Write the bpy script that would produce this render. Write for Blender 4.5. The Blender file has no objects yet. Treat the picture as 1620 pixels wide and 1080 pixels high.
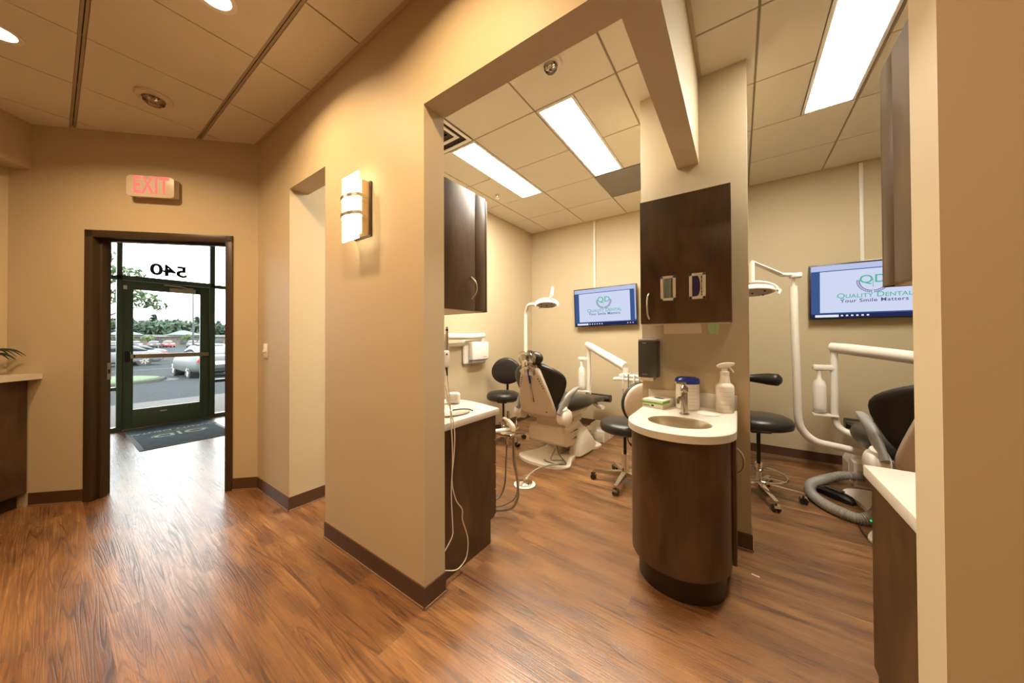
import bpy, bmesh, math, random
from mathutils import Vector, Matrix
random.seed(4)
PI = math.pi
S = bpy.context.scene
C = S.collection
R = math.radians

# ------------------------------------------------------------------ helpers
class MB:
    """collects shapes into one mesh"""
    def __init__(s): s.bm = bmesh.new(); s.mi = 0
    def _merge(s, t):
        for f in t.faces: f.material_index = s.mi
        me = bpy.data.meshes.new('tmp'); t.to_mesh(me); t.free(); s.bm.from_mesh(me); bpy.data.meshes.remove(me)
        return s
    def box(s, a, b, bevel=0, rot=None, seg=2):
        t = bmesh.new(); bmesh.ops.create_cube(t, size=1)
        a = Vector(a); b = Vector(b); c = (a+b)/2; d = b-a
        for v in t.verts: v.co = Vector((v.co.x*d.x, v.co.y*d.y, v.co.z*d.z))
        if bevel: bmesh.ops.bevel(t, geom=t.edges[:], offset=bevel, segments=seg, affect='EDGES', profile=.5)
        if rot is not None:
            for v in t.verts: v.co = rot @ v.co
        for v in t.verts: v.co += c
        return s._merge(t)
    def prism(s, poly, z0, z1, bevel=0, M=None, seg=2, ends=True):
        t = bmesh.new(); lo = [t.verts.new((x, y, z0)) for x, y in poly]; hi = [t.verts.new((x, y, z1)) for x, y in poly]
        n = len(poly)
        f0 = t.faces.new(lo[::-1]); f1 = t.faces.new(hi)
        for i in range(n): t.faces.new((lo[i], lo[(i+1) % n], hi[(i+1) % n], hi[i]))
        if bevel:
            e = [e for e in t.edges if (e in f0.edges[:]) or (e in f1.edges[:])]
            bmesh.ops.bevel(t, geom=e, offset=bevel, segments=seg, affect='EDGES', profile=.5)
        bmesh.ops.recalc_face_normals(t, faces=t.faces[:])
        if M is not None:
            for v in t.verts: v.co = M @ v.co
        return s._merge(t)
    def tube(s, pts, r, seg=12, smooth=0, cap=True, rf=None):
        P = [Vector(p) for p in pts]
        if smooth: P = catmull(P, smooth)
        n = len(P); t = bmesh.new(); rings = []
        T0 = (P[1]-P[0]).normalized()
        up = Vector((0, 0, 1)) if abs(T0.z) < .9 else Vector((1, 0, 0))
        N = T0.cross(up).normalized()
        for i, p in enumerate(P):
            T = (P[min(i+1, n-1)]-P[max(i-1, 0)]).normalized()
            N = (N-T*N.dot(T)).normalized(); B = T.cross(N)
            if rf: rr = rf(i/(n-1))
            elif isinstance(r, (list, tuple)):
                q = i/(n-1)*(len(r)-1); q0 = min(int(q), len(r)-2); rr = r[q0]+(r[q0+1]-r[q0])*(q-q0)
            else: rr = r
            rings.append([t.verts.new(p+(N*math.cos(a)+B*math.sin(a))*rr) for a in [2*PI*k/seg for k in range(seg)]])
        for i in range(n-1):
            for k in range(seg): t.faces.new((rings[i][k], rings[i][(k+1) % seg], rings[i+1][(k+1) % seg], rings[i+1][k]))
        if cap: t.faces.new(rings[0][::-1]); t.faces.new(rings[-1])
        bmesh.ops.recalc_face_normals(t, faces=t.faces[:])
        return s._merge(t)
    def cyl(s, a, b, r, r2=None, seg=24): return s.tube([a, b], [r, r if r2 is None else r2], seg)
    def lathe(s, prof, c=(0, 0, 0), seg=32, M=None, sx=1, sy=1):
        t = bmesh.new(); rings = []
        for r, z in prof:
            if r < 1e-5: rings.append([t.verts.new((0, 0, z))])
            else: rings.append([t.verts.new((r*sx*math.cos(2*PI*k/seg), r*sy*math.sin(2*PI*k/seg), z)) for k in range(seg)])
        for i in range(len(rings)-1):
            A, B = rings[i], rings[i+1]
            for k in range(seg):
                k2 = (k+1) % seg
                if len(A) == 1 and len(B) == 1: continue
                if len(A) == 1: t.faces.new((A[0], B[k2], B[k]))
                elif len(B) == 1: t.faces.new((A[k], A[k2], B[0]))
                else: t.faces.new((A[k], A[k2], B[k2], B[k]))
        bmesh.ops.recalc_face_normals(t, faces=t.faces[:])
        for v in t.verts:
            if M is not None: v.co = M @ v.co
            v.co += Vector(c)
        return s._merge(t)
    def loft(s, rings, cap=True):
        t = bmesh.new(); Rr = [[t.verts.new(p) for p in r] for r in rings]; n = len(rings[0])
        for i in range(len(Rr)-1):
            for k in range(n): t.faces.new((Rr[i][k], Rr[i][(k+1) % n], Rr[i+1][(k+1) % n], Rr[i+1][k]))
        if cap: t.faces.new(Rr[0][::-1]); t.faces.new(Rr[-1])
        bmesh.ops.recalc_face_normals(t, faces=t.faces[:])
        return s._merge(t)
    def ball(s, c, r, seg=16):
        if not isinstance(r, (list, tuple)): r = (r, r, r)
        t = bmesh.new(); bmesh.ops.create_uvsphere(t, u_segments=seg, v_segments=max(6, seg//2+2), radius=1)
        for v in t.verts: v.co = Vector((v.co.x*r[0]+c[0], v.co.y*r[1]+c[1], v.co.z*r[2]+c[2]))
        return s._merge(t)
    def quad(s, a, b, c, d):
        t = bmesh.new(); t.faces.new([t.verts.new(p) for p in (a, b, c, d)]); return s._merge(t)
    def build(s, name, mat, parent=None, ang=35, sub=0, kind=None, label=None):
        me = bpy.data.meshes.new(name); s.bm.to_mesh(me); s.bm.free()
        for m in (mat if isinstance(mat, (list, tuple)) else [mat]): me.materials.append(m)
        for p in me.polygons: p.use_smooth = True
        me.set_sharp_from_angle(angle=R(ang))
        o = bpy.data.objects.new(name, me); C.objects.link(o)
        if parent is not None: o.parent = parent
        if sub:
            m = o.modifiers.new('s', 'SUBSURF'); m.levels = m.render_levels = sub
        if kind: o['kind'] = kind
        if label: o['label'] = label
        return o

def catmull(P, k):
    out = []; n = len(P)
    for i in range(n-1):
        p0 = P[max(i-1, 0)]; p1 = P[i]; p2 = P[i+1]; p3 = P[min(i+2, n-1)]
        for j in range(k):
            t = j/k
            out.append(.5*((2*p1)+(p2-p0)*t+(2*p0-5*p1+4*p2-p3)*t*t+(3*p1-p0-3*p2+p3)*t**3))
    out.append(P[-1]); return out
def thing(name, label, cat, loc=(0, 0, 0), rz=0, group=None):
    o = bpy.data.objects.new(name, None); C.objects.link(o); o.empty_display_size = .1
    o.location = loc; o.rotation_euler = (0, 0, rz); o['label'] = label; o['category'] = cat
    if group: o['group'] = group
    return o
def tag(o, label, cat, group=None):
    o['label'] = label; o['category'] = cat
    if group: o['group'] = group
    return o
def copy_tree(o, parent=None):
    kids = [c for c in C.objects if c.parent is o]
    c = o.copy(); C.objects.link(c); c.parent = parent
    for k in kids: copy_tree(k, c)
    return c
def txt(name, body, size, mat, M, parent=None, bold=0, ext=.0006, sx=1, spacing=1, align='CENTER', shear=0, smallcaps=False):
    cu = bpy.data.curves.new(name, 'FONT'); cu.body = body; cu.size = size; cu.align_x = align; cu.align_y = 'CENTER'
    cu.extrude = ext; cu.offset = bold; cu.space_character = spacing; cu.shear = shear
    if smallcaps:
        cu.small_caps_scale = .78
        for i, ch in enumerate(body):
            if ch.islower(): cu.body_format[i].use_small_caps = True
    o = bpy.data.objects.new(name, cu); C.objects.link(o)
    dg = bpy.context.evaluated_depsgraph_get(); dg.update()
    me = bpy.data.meshes.new_from_object(o.evaluated_get(dg)); bpy.data.objects.remove(o)
    me.materials.clear(); me.materials.append(mat)
    for v in me.vertices: v.co = M @ Vector((v.co.x*sx, v.co.y, v.co.z))
    o = bpy.data.objects.new(name, me); C.objects.link(o)
    if parent is not None: o.parent = parent
    return o
def print_bars(name, M, w, h, rows, m, parent, seed=1):
    rnd = random.Random(seed); t = MB()
    for r_ in range(rows):
        z = h/2-h*(r_+.5)/rows; x = -w/2
        while x < w/2-.002:
            l = rnd.uniform(.05, .16)*w; t.box((x, z-h/rows*.28, 0), (min(x+l, w/2), z+h/rows*.28, .0004)); x += l+w*.035
    for v in t.bm.verts: v.co = M @ v.co
    return t.build(name, m, parent)
def frame(right, up, org=(0, 0, 0)):
    r = Vector(right).normalized(); u = Vector(up).normalized(); n = r.cross(u)
    M = Matrix((r, u, n)).transposed().to_4x4(); M.translation = Vector(org); return M

# ------------------------------------------------------------------ materials
def mat(name, col, rough=.5, metal=0, spec=.5, emit=None, es=1, bump=None, coat=0, var=0, vscale=8, alpha=None, trans=0):
    m = bpy.data.materials.new(name); m.use_nodes = True; nt = m.node_tree; b = nt.nodes['Principled BSDF']
    b.inputs['Base Color'].default_value = (*col, 1); b.inputs['Roughness'].default_value = rough
    b.inputs['Metallic'].default_value = metal; b.inputs['Specular IOR Level'].default_value = spec
    b.inputs['Coat Weight'].default_value = coat; b.inputs['Transmission Weight'].default_value = trans
    if emit: b.inputs['Emission Color'].default_value = (*emit, 1); b.inputs['Emission Strength'].default_value = es
    if var or bump:
        tc = nt.nodes.new('ShaderNodeTexCoord'); n = nt.nodes.new('ShaderNodeTexNoise')
        n.inputs['Scale'].default_value = vscale; n.inputs['Detail'].default_value = 4
        nt.links.new(tc.outputs['Object'], n.inputs['Vector'])
        if var:
            h = nt.nodes.new('ShaderNodeMix'); h.data_type = 'RGBA'
            h.inputs[6].default_value = (*[c*(1-var) for c in col], 1); h.inputs[7].default_value = (*[min(1, c*(1+var)) for c in col], 1)
            nt.links.new(n.outputs['Fac'], h.inputs[0]); nt.links.new(h.outputs[2], b.inputs['Base Color'])
        if bump:
            bp = nt.nodes.new('ShaderNodeBump'); bp.inputs['Strength'].default_value = bump; bp.inputs['Distance'].default_value = .002
            n2 = nt.nodes.new('ShaderNodeTexNoise'); n2.inputs['Scale'].default_value = 300; nt.links.new(tc.outputs['Object'], n2.inputs['Vector'])
            nt.links.new(n2.outputs['Fac'], bp.inputs['Height']); nt.links.new(bp.outputs[0], b.inputs['Normal'])
    return m
def emis(name, col, s):
    m = bpy.data.materials.new(name); m.use_nodes = True; nt = m.node_tree; nt.nodes.clear()
    e = nt.nodes.new('ShaderNodeEmission'); e.inputs[0].default_value = (*col, 1); e.inputs[1].default_value = s
    o = nt.nodes.new('ShaderNodeOutputMaterial'); nt.links.new(e.outputs[0], o.inputs[0]); return m
def glassmat(name, tint=(.9, .93, .92), ior=1.45):
    m = bpy.data.materials.new(name); m.use_nodes = True; nt = m.node_tree; nt.nodes.clear()
    t = nt.nodes.new('ShaderNodeBsdfTransparent'); t.inputs[0].default_value = (*tint, 1)
    g = nt.nodes.new('ShaderNodeBsdfGlossy'); g.inputs['Roughness'].default_value = .02
    f = nt.nodes.new('ShaderNodeFresnel'); f.inputs[0].default_value = ior
    x = nt.nodes.new('ShaderNodeMixShader'); o = nt.nodes.new('ShaderNodeOutputMaterial')
    nt.links.new(f.outputs[0], x.inputs[0]); nt.links.new(t.outputs[0], x.inputs[1]); nt.links.new(g.outputs[0], x.inputs[2]); nt.links.new(x.outputs[0], o.inputs[0])
    return m

def floor_mat():
    m = bpy.data.materials.new('plank_floor'); m.use_nodes = True; nt = m.node_tree; N = nt.nodes.new; L = nt.links.new
    b = nt.nodes['Principled BSDF']; tc = N('ShaderNodeTexCoord')
    br = N('ShaderNodeTexBrick'); br.offset = .37; br.inputs['Scale'].default_value = 1
    br.inputs['Brick Width'].default_value = 1.22; br.inputs['Row Height'].default_value = .152; br.inputs['Mortar Size'].default_value = .0006
    br.inputs['Color1'].default_value = (0, 0, 0, 1); br.inputs['Color2'].default_value = (1, 1, 1, 1); br.inputs['Mortar'].default_value = (0, 0, 0, 1)
    L(tc.outputs['Object'], br.inputs['Vector'])
    # per plank random shift of the grain
    sc = N('ShaderNodeVectorMath'); sc.operation = 'SCALE'; sc.inputs[3].default_value = 37; L(br.outputs['Color'], sc.inputs[0])
    ad = N('ShaderNodeVectorMath'); ad.operation = 'ADD'; L(tc.outputs['Object'], ad.inputs[0]); L(sc.outputs[0], ad.inputs[1])
    mp = N('ShaderNodeMapping'); mp.inputs['Scale'].default_value = (.42, 10, 1); L(ad.outputs[0], mp.inputs['Vector'])
    big = N('ShaderNodeTexNoise'); big.inputs['Scale'].default_value = .9; big.inputs['Detail'].default_value = 2; big.inputs['Distortion'].default_value = .25; L(mp.outputs[0], big.inputs['Vector'])
    # rings of grain = sine of the stretched noise
    mu = N('ShaderNodeMath'); mu.operation = 'MULTIPLY'; mu.inputs[1].default_value = 170; L(big.outputs['Fac'], mu.inputs[0])
    sn = N('ShaderNodeMath'); sn.operation = 'SINE'; L(mu.outputs[0], sn.inputs[0])
    mp2 = N('ShaderNodeMapping'); mp2.inputs['Scale'].default_value = (3, 150, 1); L(ad.outputs[0], mp2.inputs['Vector'])
    fine = N('ShaderNodeTexNoise'); fine.inputs['Scale'].default_value = 1; fine.inputs['Detail'].default_value = 5; fine.inputs['Roughness'].default_value = .65; L(mp2.outputs[0], fine.inputs['Vector'])
    mp3 = N('ShaderNodeMapping'); mp3.inputs['Scale'].default_value = (1.3, 7, 1); L(ad.outputs[0], mp3.inputs['Vector'])
    blot = N('ShaderNodeTexNoise'); blot.inputs['Scale'].default_value = 1.6; blot.inputs['Detail'].default_value = 4; L(mp3.outputs[0], blot.inputs['Vector'])
    r1 = N('ShaderNodeValToRGB'); L(blot.outputs['Fac'], r1.inputs[0])
    e = r1.color_ramp.elements; e[0].position = .3; e[0].color = (.155, .067, .026, 1); e[1].position = .72; e[1].color = (.385, .20, .080, 1)
    x = e.new(.5); x.color = (.262, .125, .047, 1)
    # grain darkening
    gr = N('ShaderNodeMapRange'); gr.inputs[1].default_value = .35; gr.inputs[2].default_value = 1; gr.inputs[3].default_value = 0; gr.inputs[4].default_value = .75; L(sn.outputs[0], gr.inputs[0])
    fr = N('ShaderNodeMapRange'); fr.inputs[1].default_value = .46; fr.inputs[2].default_value = .68; fr.inputs[3].default_value = 0; fr.inputs[4].default_value = .72; L(fine.outputs['Fac'], fr.inputs[0])
    gm = N('ShaderNodeMath'); gm.operation = 'MULTIPLY'; L(gr.outputs[0], gm.inputs[0])
    gs = N('ShaderNodeMapRange'); gs.inputs[1].default_value = .35; gs.inputs[2].default_value = .65; L(blot.outputs['Fac'], gs.inputs[0]); 
    gi = N('ShaderNodeMath'); gi.operation = 'SUBTRACT'; gi.inputs[0].default_value = 1.4; L(gs.outputs[0], gi.inputs[1]); L(gi.outputs[0], gm.inputs[1])
    mx = N('ShaderNodeMath'); mx.operation = 'MAXIMUM'; L(gm.outputs[0], mx.inputs[0]); L(fr.outputs[0], mx.inputs[1])
    cm = N('ShaderNodeMix'); cm.data_type = 'RGBA'; L(mx.outputs[0], cm.inputs[0]); L(r1.outputs[0], cm.inputs[6]); cm.inputs[7].default_value = (.07, .031, .014, 1)
    # plank tint
    hs = N('ShaderNodeHueSaturation'); L(cm.outputs[2], hs.inputs['Color'])
    vr = N('ShaderNodeMapRange'); vr.inputs[3].default_value = .9; vr.inputs[4].default_value = 1.1; L(br.outputs['Color'], vr.inputs[0]); L(vr.outputs[0], hs.inputs['Value'])
    # mortar
    mm = N('ShaderNodeMix'); mm.data_type = 'RGBA'; L(br.outputs['Fac'], mm.inputs[0]); L(hs.outputs[0], mm.inputs[6]); mm.inputs[7].default_value = (.12, .06, .027, 1)
    L(mm.outputs[2], b.inputs['Base Color'])
    b.inputs['Roughness'].default_value = .3; b.inputs['Specular IOR Level'].default_value = .75
    rr = N('ShaderNodeMapRange'); rr.inputs[3].default_value = .27; rr.inputs[4].default_value = .42; L(mx.outputs[0], rr.inputs[0]); L(rr.outputs[0], b.inputs['Roughness'])
    bp = N('ShaderNodeBump'); bp.inputs['Strength'].default_value = .3; bp.inputs['Distance'].default_value = .001; bp.invert = True
    L(mx.outputs[0], bp.inputs['Height']); L(bp.outputs[0], b.inputs['Normal'])
    return m
def wood_mat(name, c1, c2, rough=.33):
    m = bpy.data.materials.new(name); m.use_nodes = True; nt = m.node_tree; N = nt.nodes.new; L = nt.links.new
    b = nt.nodes['Principled BSDF']; tc = N('ShaderNodeTexCoord'); mp = N('ShaderNodeMapping'); mp.inputs['Scale'].default_value = (5, 5, 1.6); L(tc.outputs['Object'], mp.inputs[0])
    n = N('ShaderNodeTexNoise'); n.inputs['Scale'].default_value = 1.6; n.inputs['Detail'].default_value = 6; n.inputs['Distortion'].default_value = .6; L(mp.outputs[0], n.inputs[0])
    mp2 = N('ShaderNodeMapping'); mp2.inputs['Scale'].default_value = (140, 140, 5); L(tc.outputs['Object'], mp2.inputs[0])
    n2 = N('ShaderNodeTexNoise'); n2.inputs['Scale'].default_value = 1; n2.inputs['Detail'].default_value = 3; L(mp2.outputs[0], n2.inputs[0])
    ad = N('ShaderNodeMath'); ad.operation = 'MULTIPLY_ADD'; ad.inputs[1].default_value = .22; L(n2.outputs['Fac'], ad.inputs[0]); L(n.outputs['Fac'], ad.inputs[2])
    r = N('ShaderNodeValToRGB'); r.color_ramp.elements[0].position = .4; r.color_ramp.elements[1].position = .82
    r.color_ramp.elements[0].color = (*c1, 1); r.color_ramp.elements[1].color = (*c2, 1); L(ad.outputs[0], r.inputs[0]); L(r.outputs[0], b.inputs['Base Color'])
    b.inputs['Roughness'].default_value = rough; return m
def leafy(name, c1, c2, sc=.6):
    m = bpy.data.materials.new(name); m.use_nodes = True; nt = m.node_tree; N = nt.nodes.new; L = nt.links.new
    b = nt.nodes['Principled BSDF']; tc = N('ShaderNodeTexCoord'); n = N('ShaderNodeTexNoise'); n.inputs['Scale'].default_value = sc; L(tc.outputs['Object'], n.inputs[0])
    x = N('ShaderNodeMix'); x.data_type = 'RGBA'; x.inputs[6].default_value = (*c1, 1); x.inputs[7].default_value = (*c2, 1); L(n.outputs['Fac'], x.inputs[0]); L(x.outputs[2], b.inputs['Base Color'])
    b.inputs['Roughness'].default_value = .8; return m

M_wall = mat('wall_paint', (.55, .455, .30), .55, var=.03, vscale=1.2, spec=.3)
M_tile = mat('ceiling_tile', (.74, .67, .55), .9, var=.02, vscale=3, spec=.1)
M_grid = mat('ceiling_grid', (.36, .28, .19), .5)
M_slot = mat('grid_slot', (.06, .035, .018), .8)
M_trimw = mat('wall_angle', (.55, .44, .30), .5)
M_floor = floor_mat()
M_base = mat('rubber_base', (.085, .04, .02), .45, var=.08)
M_caulk = mat('base_cove', (.26, .16, .10), .5)
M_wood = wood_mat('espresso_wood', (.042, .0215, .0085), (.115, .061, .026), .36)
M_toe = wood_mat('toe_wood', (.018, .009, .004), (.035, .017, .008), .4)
M_count = mat('solid_surface', (.66, .615, .54), .3, var=.02, vscale=30)
M_under = mat('cabinet_bottom', (.55, .42, .27), .5)
M_frame = mat('brown_metal_frame', (.055, .034, .018), .38)
M_green = mat('green_aluminium', (.085, .125, .09), .4)
M_glass = glassmat('clear_glass')
M_bronze = mat('satin_bronze', (.42, .33, .22), .3, .9)
M_black = mat('black_plastic', (.012, .012, .012), .35)
M_vinyl = mat('black_vinyl', (.022, .019, .016), .36, bump=.08)
M_white = mat('white_plastic', (.84, .80, .73), .3)
M_cream = mat('cream_shell', (.68, .58, .47), .32)
M_chrome = mat('chrome', (.85, .82, .78), .08, 1)
M_nickel = mat('brushed_nickel', (.62, .56, .47), .28, 1)
M_steel = mat('sink_steel', (.72, .65, .53), .3, 1); M_fauc = mat('faucet_nickel', (.42, .37, .29), .25, 1)
M_greyp = mat('grey_plastic', (.30, .29, .27), .35)
M_dgrey = mat('dark_grey_plastic', (.055, .05, .042), .4)
M_hose = mat('grey_hose', (.36, .34, .30), .45)
M_cable = mat('cream_cable', (.70, .62, .50), .45)
M_gcable = mat('grey_cable', (.28, .25, .2), .4)
M_panel = emis('led_panel', (1, .93, .79), 76)
M_down = emis('downlight_lens', (1, .76, .45), 45)
M_sconce = emis('sconce_glass', (1, .80, .50), 8)
M_exitr = emis('exit_red', (1, .19, .14), 1.25)
M_blue = mat('blue_lid', (.012, .03, .30), .3)
M_limeg = mat('carton_green', (.16, .42, .03), .5)
M_carton = mat('carton_white', (.78, .76, .66), .6)
M_paper = mat('paper', (.80, .72, .60), .8)
M_clearp = mat('clear_wrap', (.5, .47, .42), .12, spec=.9, coat=.5)
M_ink = mat('ink', (.03, .03, .035), .5)
M_grey_ink = mat('pale_ink', (.42, .40, .38), .6)

# ------------------------------------------------------------------ setting
H = 2.9925; HD = 2.43; YW = 1.029; YI = 1.158; YF = 4.515
def struct(mb, name, m, parent=None, **k):
    o = mb.build(name, m, parent, **k)
    if parent is None: o['kind'] = 'structure'
    return o
def exitM(z=0):  # local frame on the exit wall: x along wall towards the left (s), y out of the wall, z up
    return frame((-.70711, -.70711, 0), (.70711, -.70711, 0), (-3.431, YW, z))
EM = Matrix(((-.70711, .70711, 0, -3.431), (-.70711, -.70711, 0, YW), (0, 0, 1, 0), (0, 0, 0, 1)))  # (s, n, z)->world

# floor
f = MB(); f.box((-9, -3.2, -.1), (3.4, 5.2, 0)); 
fl = struct(f, 'floor', M_floor)
# trim the floor to end at storefront
for v in fl.data.vertices:
    if v.co.x < -8: v.co.x = -7.27

def walls():
    w = MB()
    w.box((-3.5, YW, 0), (-2.78, YI, H)); w.box((-2.225, YW, 0), (-1.243, YI, H)); w.box((.336, YW, 0), (3.0, YI, H))
    w.box((-2.78, YW, HD), (-2.225, YI, H)); w.box((-1.243, YW, HD), (.336, YI, H))
    struct(w, 'wall_front', M_wall)
    w = MB(); w.box((-.332, YI, HD), (-.2055, 2.42, H)); struct(w, 'wall_header', M_wall)
    w = MB(); w.box((-.568, 2.42, 0), (.052, 2.545, H), .002); struct(w, 'wall_pier', M_wall)
    w = MB(); w.box((-.332, 2.545, 0), (-.2055, YF, H)); struct(w, 'wall_partition', M_wall)
    w = MB(); w.box((-2.90, YI, 0), (-2.78, YF+.12, H)); struct(w, 'wall_side', M_wall)
    w = MB(); w.box((-2.78, YF, 0), (2.35, YF+.12, H)); struct(w, 'wall_far', M_wall)
    w = MB(); w.box((2.23, YI, 0), (2.35, YF, H)); struct(w, 'wall_right', M_wall)
    # exit wall with door opening, local s n z ; wall behind n<0
    w = MB()
    for a, b, z0, z1 in ((0, .215, 0, H), (1.205, 1.73, 0, H), (.215, 1.205, 2.145, H)): w.box((a, -.12, z0), (b, 0, z1))
    for v in w.bm.verts: v.co = EM @ v.co
    struct(w, 'wall_exit', M_wall)
    w = MB(); w.box((-4.78, -3, 0), (-4.655, -.17, H)); struct(w, 'wall_left', M_wall)
    w = MB(); w.box((-4.78, -3.1, 0), (3.1, -3, H)); struct(w, 'wall_back', M_wall)
    w = MB(); w.box((3.0, -3, 0), (3.1, YW, H)); struct(w, 'wall_end', M_wall)
    # vestibule
    w = MB(); w.box((-7.22, 2.2, 0), (-2.9, 2.3, H)); w.box((-7.22, -1.6, 0), (-4.78, -1.5, H)); struct(w, 'wall_vestibule', M_wall)
    # soffit over the reception counter
    w = MB(); w.prism([(1.588, 0), (1.72, 0), (2.9, 1.18), (2.9, 2.4), (1.588, 2.4)], 2.635, H)
    for v in w.bm.verts: v.co = EM @ v.co
    struct(w, 'wall_soffit', M_wall)
walls()

def ceiling(x0, x1, y0, y1, xs, ys, gx, gy, skip=(), clip=None):
    """tiles between grid lines; xs lines at constant x, gx their gap width"""
    X = [x0]+[x for x in sorted(xs) if x0 < x < x1]+[x1]; Y = [y0]+[y for y in sorted(ys) if y0 < y < y1]+[y1]
    t = MB()
    t.mi = 1; t.box((x0, y0, H+.02), (x1, y1, H+.06)); t.mi = 0
    for i in range(len(X)-1):
        for j in range(len(Y)-1):
            a = X[i]+(gx if i else 0); b = X[i+1]-(gx if i+2 < len(X) else 0); c = Y[j]+(gy if j else 0); d = Y[j+1]-(gy if j+2 < len(Y) else 0)
            mx, my = (a+b)/2, (c+d)/2
            pcs = [(a, c, b, d)]
            for s in skip:
                nx = []
                for (p, q, r, w) in pcs:
                    if s[2] <= p or s[0] >= r or s[3] <= q or s[1] >= w: nx.append((p, q, r, w)); continue
                    if s[0] > p: nx.append((p, q, s[0], w))
                    if s[2] < r: nx.append((s[2], q, r, w))
                    if s[1] > q: nx.append((max(p, s[0]), q, min(r, s[2]), s[1]))
                    if s[3] < w: nx.append((max(p, s[0]), s[3], min(r, s[2]), w))
                pcs = nx
            for (p, q, r, w) in pcs:
                if r-p > .03 and w-q > .03: t.box((p, q, H), (r, w, H+.019), .0015, seg=1)
    t.mi = 2
    for x in X[1:-1]:
        t.box((x-gx*.9, y0, H+.005), (x-gx*.14, y1, H+.03)); t.box((x+gx*.14, y0, H+.005), (x+gx*.9, y1, H+.03))
    for y in Y[1:-1]:
        t.box((x0, y-gy*.9, H+.0045), (x1, y-gy*.14, H+.03)); t.box((x0, y+gy*.14, H+.0045), (x1, y+gy*.9, H+.03))
    t.mi = 3
    e = .022
    for a, b in (((x0, y0), (x1, y0+e)), ((x0, y1-e), (x1, y1)), ((x0, y0), (x0+e, y1)), ((x1-e, y0), (x1, y1))):
        t.box((*a, H-.0015), (*b, H+.001))
    return struct(t, 'ceiling', [M_tile, M_slot, M_grid, M_trimw])
s_ = .6096
ceiling(-4.78, 3.0, -3.0, YW, [-2.389+i*s_ for i in range(-4, 10)], [.092+j*.6205 for j in range(-6, 3)], .0045, .016)
ceiling(-2.78, -.332, YI, YF, [-.6334-n*s_ for n in range(0, 4)], [2.0717+m*s_ for m in range(-2, 4)], .0065, .0055,
        skip=[(-1.25, 2.07, -.932, 3.292), (-2.156, 2.07, -1.85, 3.292), (-1.25, 3.292, -.634, 3.9), (-2.465, 1.46, -1.85, 2.07)])
ceiling(-.2055, 2.23, YI, YF, [.1031+n*s_ for n in range(0, 4)], [2.0791+m*s_ for m in range(-2, 4)], .0065, .0055,
        skip=[(.402, 2.078, .714, 3.30)])
c = MB(); c.box((-7.22, -1.5, H), (-4.78, 2.2, H+.05)); c.box((-4.78, YI, H), (-2.9, 2.2, H+.05)); 
poly = [(-4.78, -.2), (-4.66, -.2), (-3.44, YW), (-3.3, YI), (-4.78, YI)]
c.prism(poly, H+.001, H+.05); struct(c, 'ceiling', M_tile)
c = MB(); c.box((-7.28, -4, H+.08), (4, 6, H+.2)); struct(c, 'ceiling_slab', M_slot)

# baseboards: profile extruded along segments
def baseboard(segs, name):
    b = MB()
    for (x0, y0), (x1, y1) in segs:
        d = Vector((x1-x0, y1-y0, 0)); L = d.length; d.normalize(); n = Vector((-d.y, d.x, 0))
        M = Matrix(((d.x, n.x, 0, x0), (d.y, n.y, 0, y0), (0, 0, 1, 0), (0, 0, 0, 1)))
        for mi, (a, c, z0, z1) in enumerate((((0), .007, .006, .103), (0, .012, 0, .012))):
            b.mi = mi; t = bmesh.new(); bmesh.ops.create_cube(t, size=1)
            for v in t.verts: v.co = M @ Vector(((v.co.x+.5)*L, (a+c)/2+v.co.y*(c-a), (z0+z1)/2+v.co.z*(z1-z0)))
            bmesh.ops.recalc_face_normals(t, faces=t.faces[:]); b._merge(t)
    return struct(b, name, [M_base, M_caulk])
baseboard([((-2.225, YW), (-2.225, YI)), ((-1.243, YW), (-2.225, YW)), ((-1.243, YI), (-1.243, YW))][1:2]+[((-1.243, YI), (-1.243, YW-.007))]+[((-2.78, YW), (-3.431, YW))], 'baseboard_front')
baseboard([((-2.78, YF), (-2.78, YW-.007))], 'baseboard_side')
e0 = EM @ Vector((0, 0, 0)); 
def ep(s): v = EM @ Vector((s, 0, 0)); return (v.x, v.y)
baseboard([(ep(0), ep(.188)), (ep(1.233), ep(1.585))], 'baseboard_exit')
baseboard([((-.332, YF), (-2.78, YF)), ((2.23, YF), (-.2055, YF))], 'baseboard_far')
baseboard([((.052+.007, 2.42), (-.568, 2.42)), ((.052, 2.545), (.052, 2.42))], 'baseboard_pier')
baseboard([((-4.655, -.2), (-4.655, -2.9))], 'baseboard_left')

# exit door frame (hollow metal) -- local s,n,z
t = MB()
for s0, s1, sg in ((.189, .243, 1), (1.177, 1.233, -1)):
    t.box((s0, -.135, 0), (s1, .012, 2.178), .003)
t.box((.189, -.135, 2.122), (1.233, .012, 2.18), .003)
# stops
t.box((.243, -.085, 0), (.262, -.04, 2.122), .002); t.box((1.158, -.085, 0), (1.177, -.04, 2.122), .002); t.box((.243, -.085, 2.105), (1.177, -.04, 2.123), .002)
for v in t.bm.verts: v.co = EM @ v.co
fr = struct(t, 'trim_1', M_frame)
t = MB(); t.box((1.1725, -.132, .96), (1.178, -.098, 1.10), .001); t.mi = 1; t.box((1.171, -.122, 1.01), (1.1735, -.108, 1.045))
for v in t.bm.verts: v.co = EM @ v.co
t.build('strike_plate', [M_nickel, M_black], fr)

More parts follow.
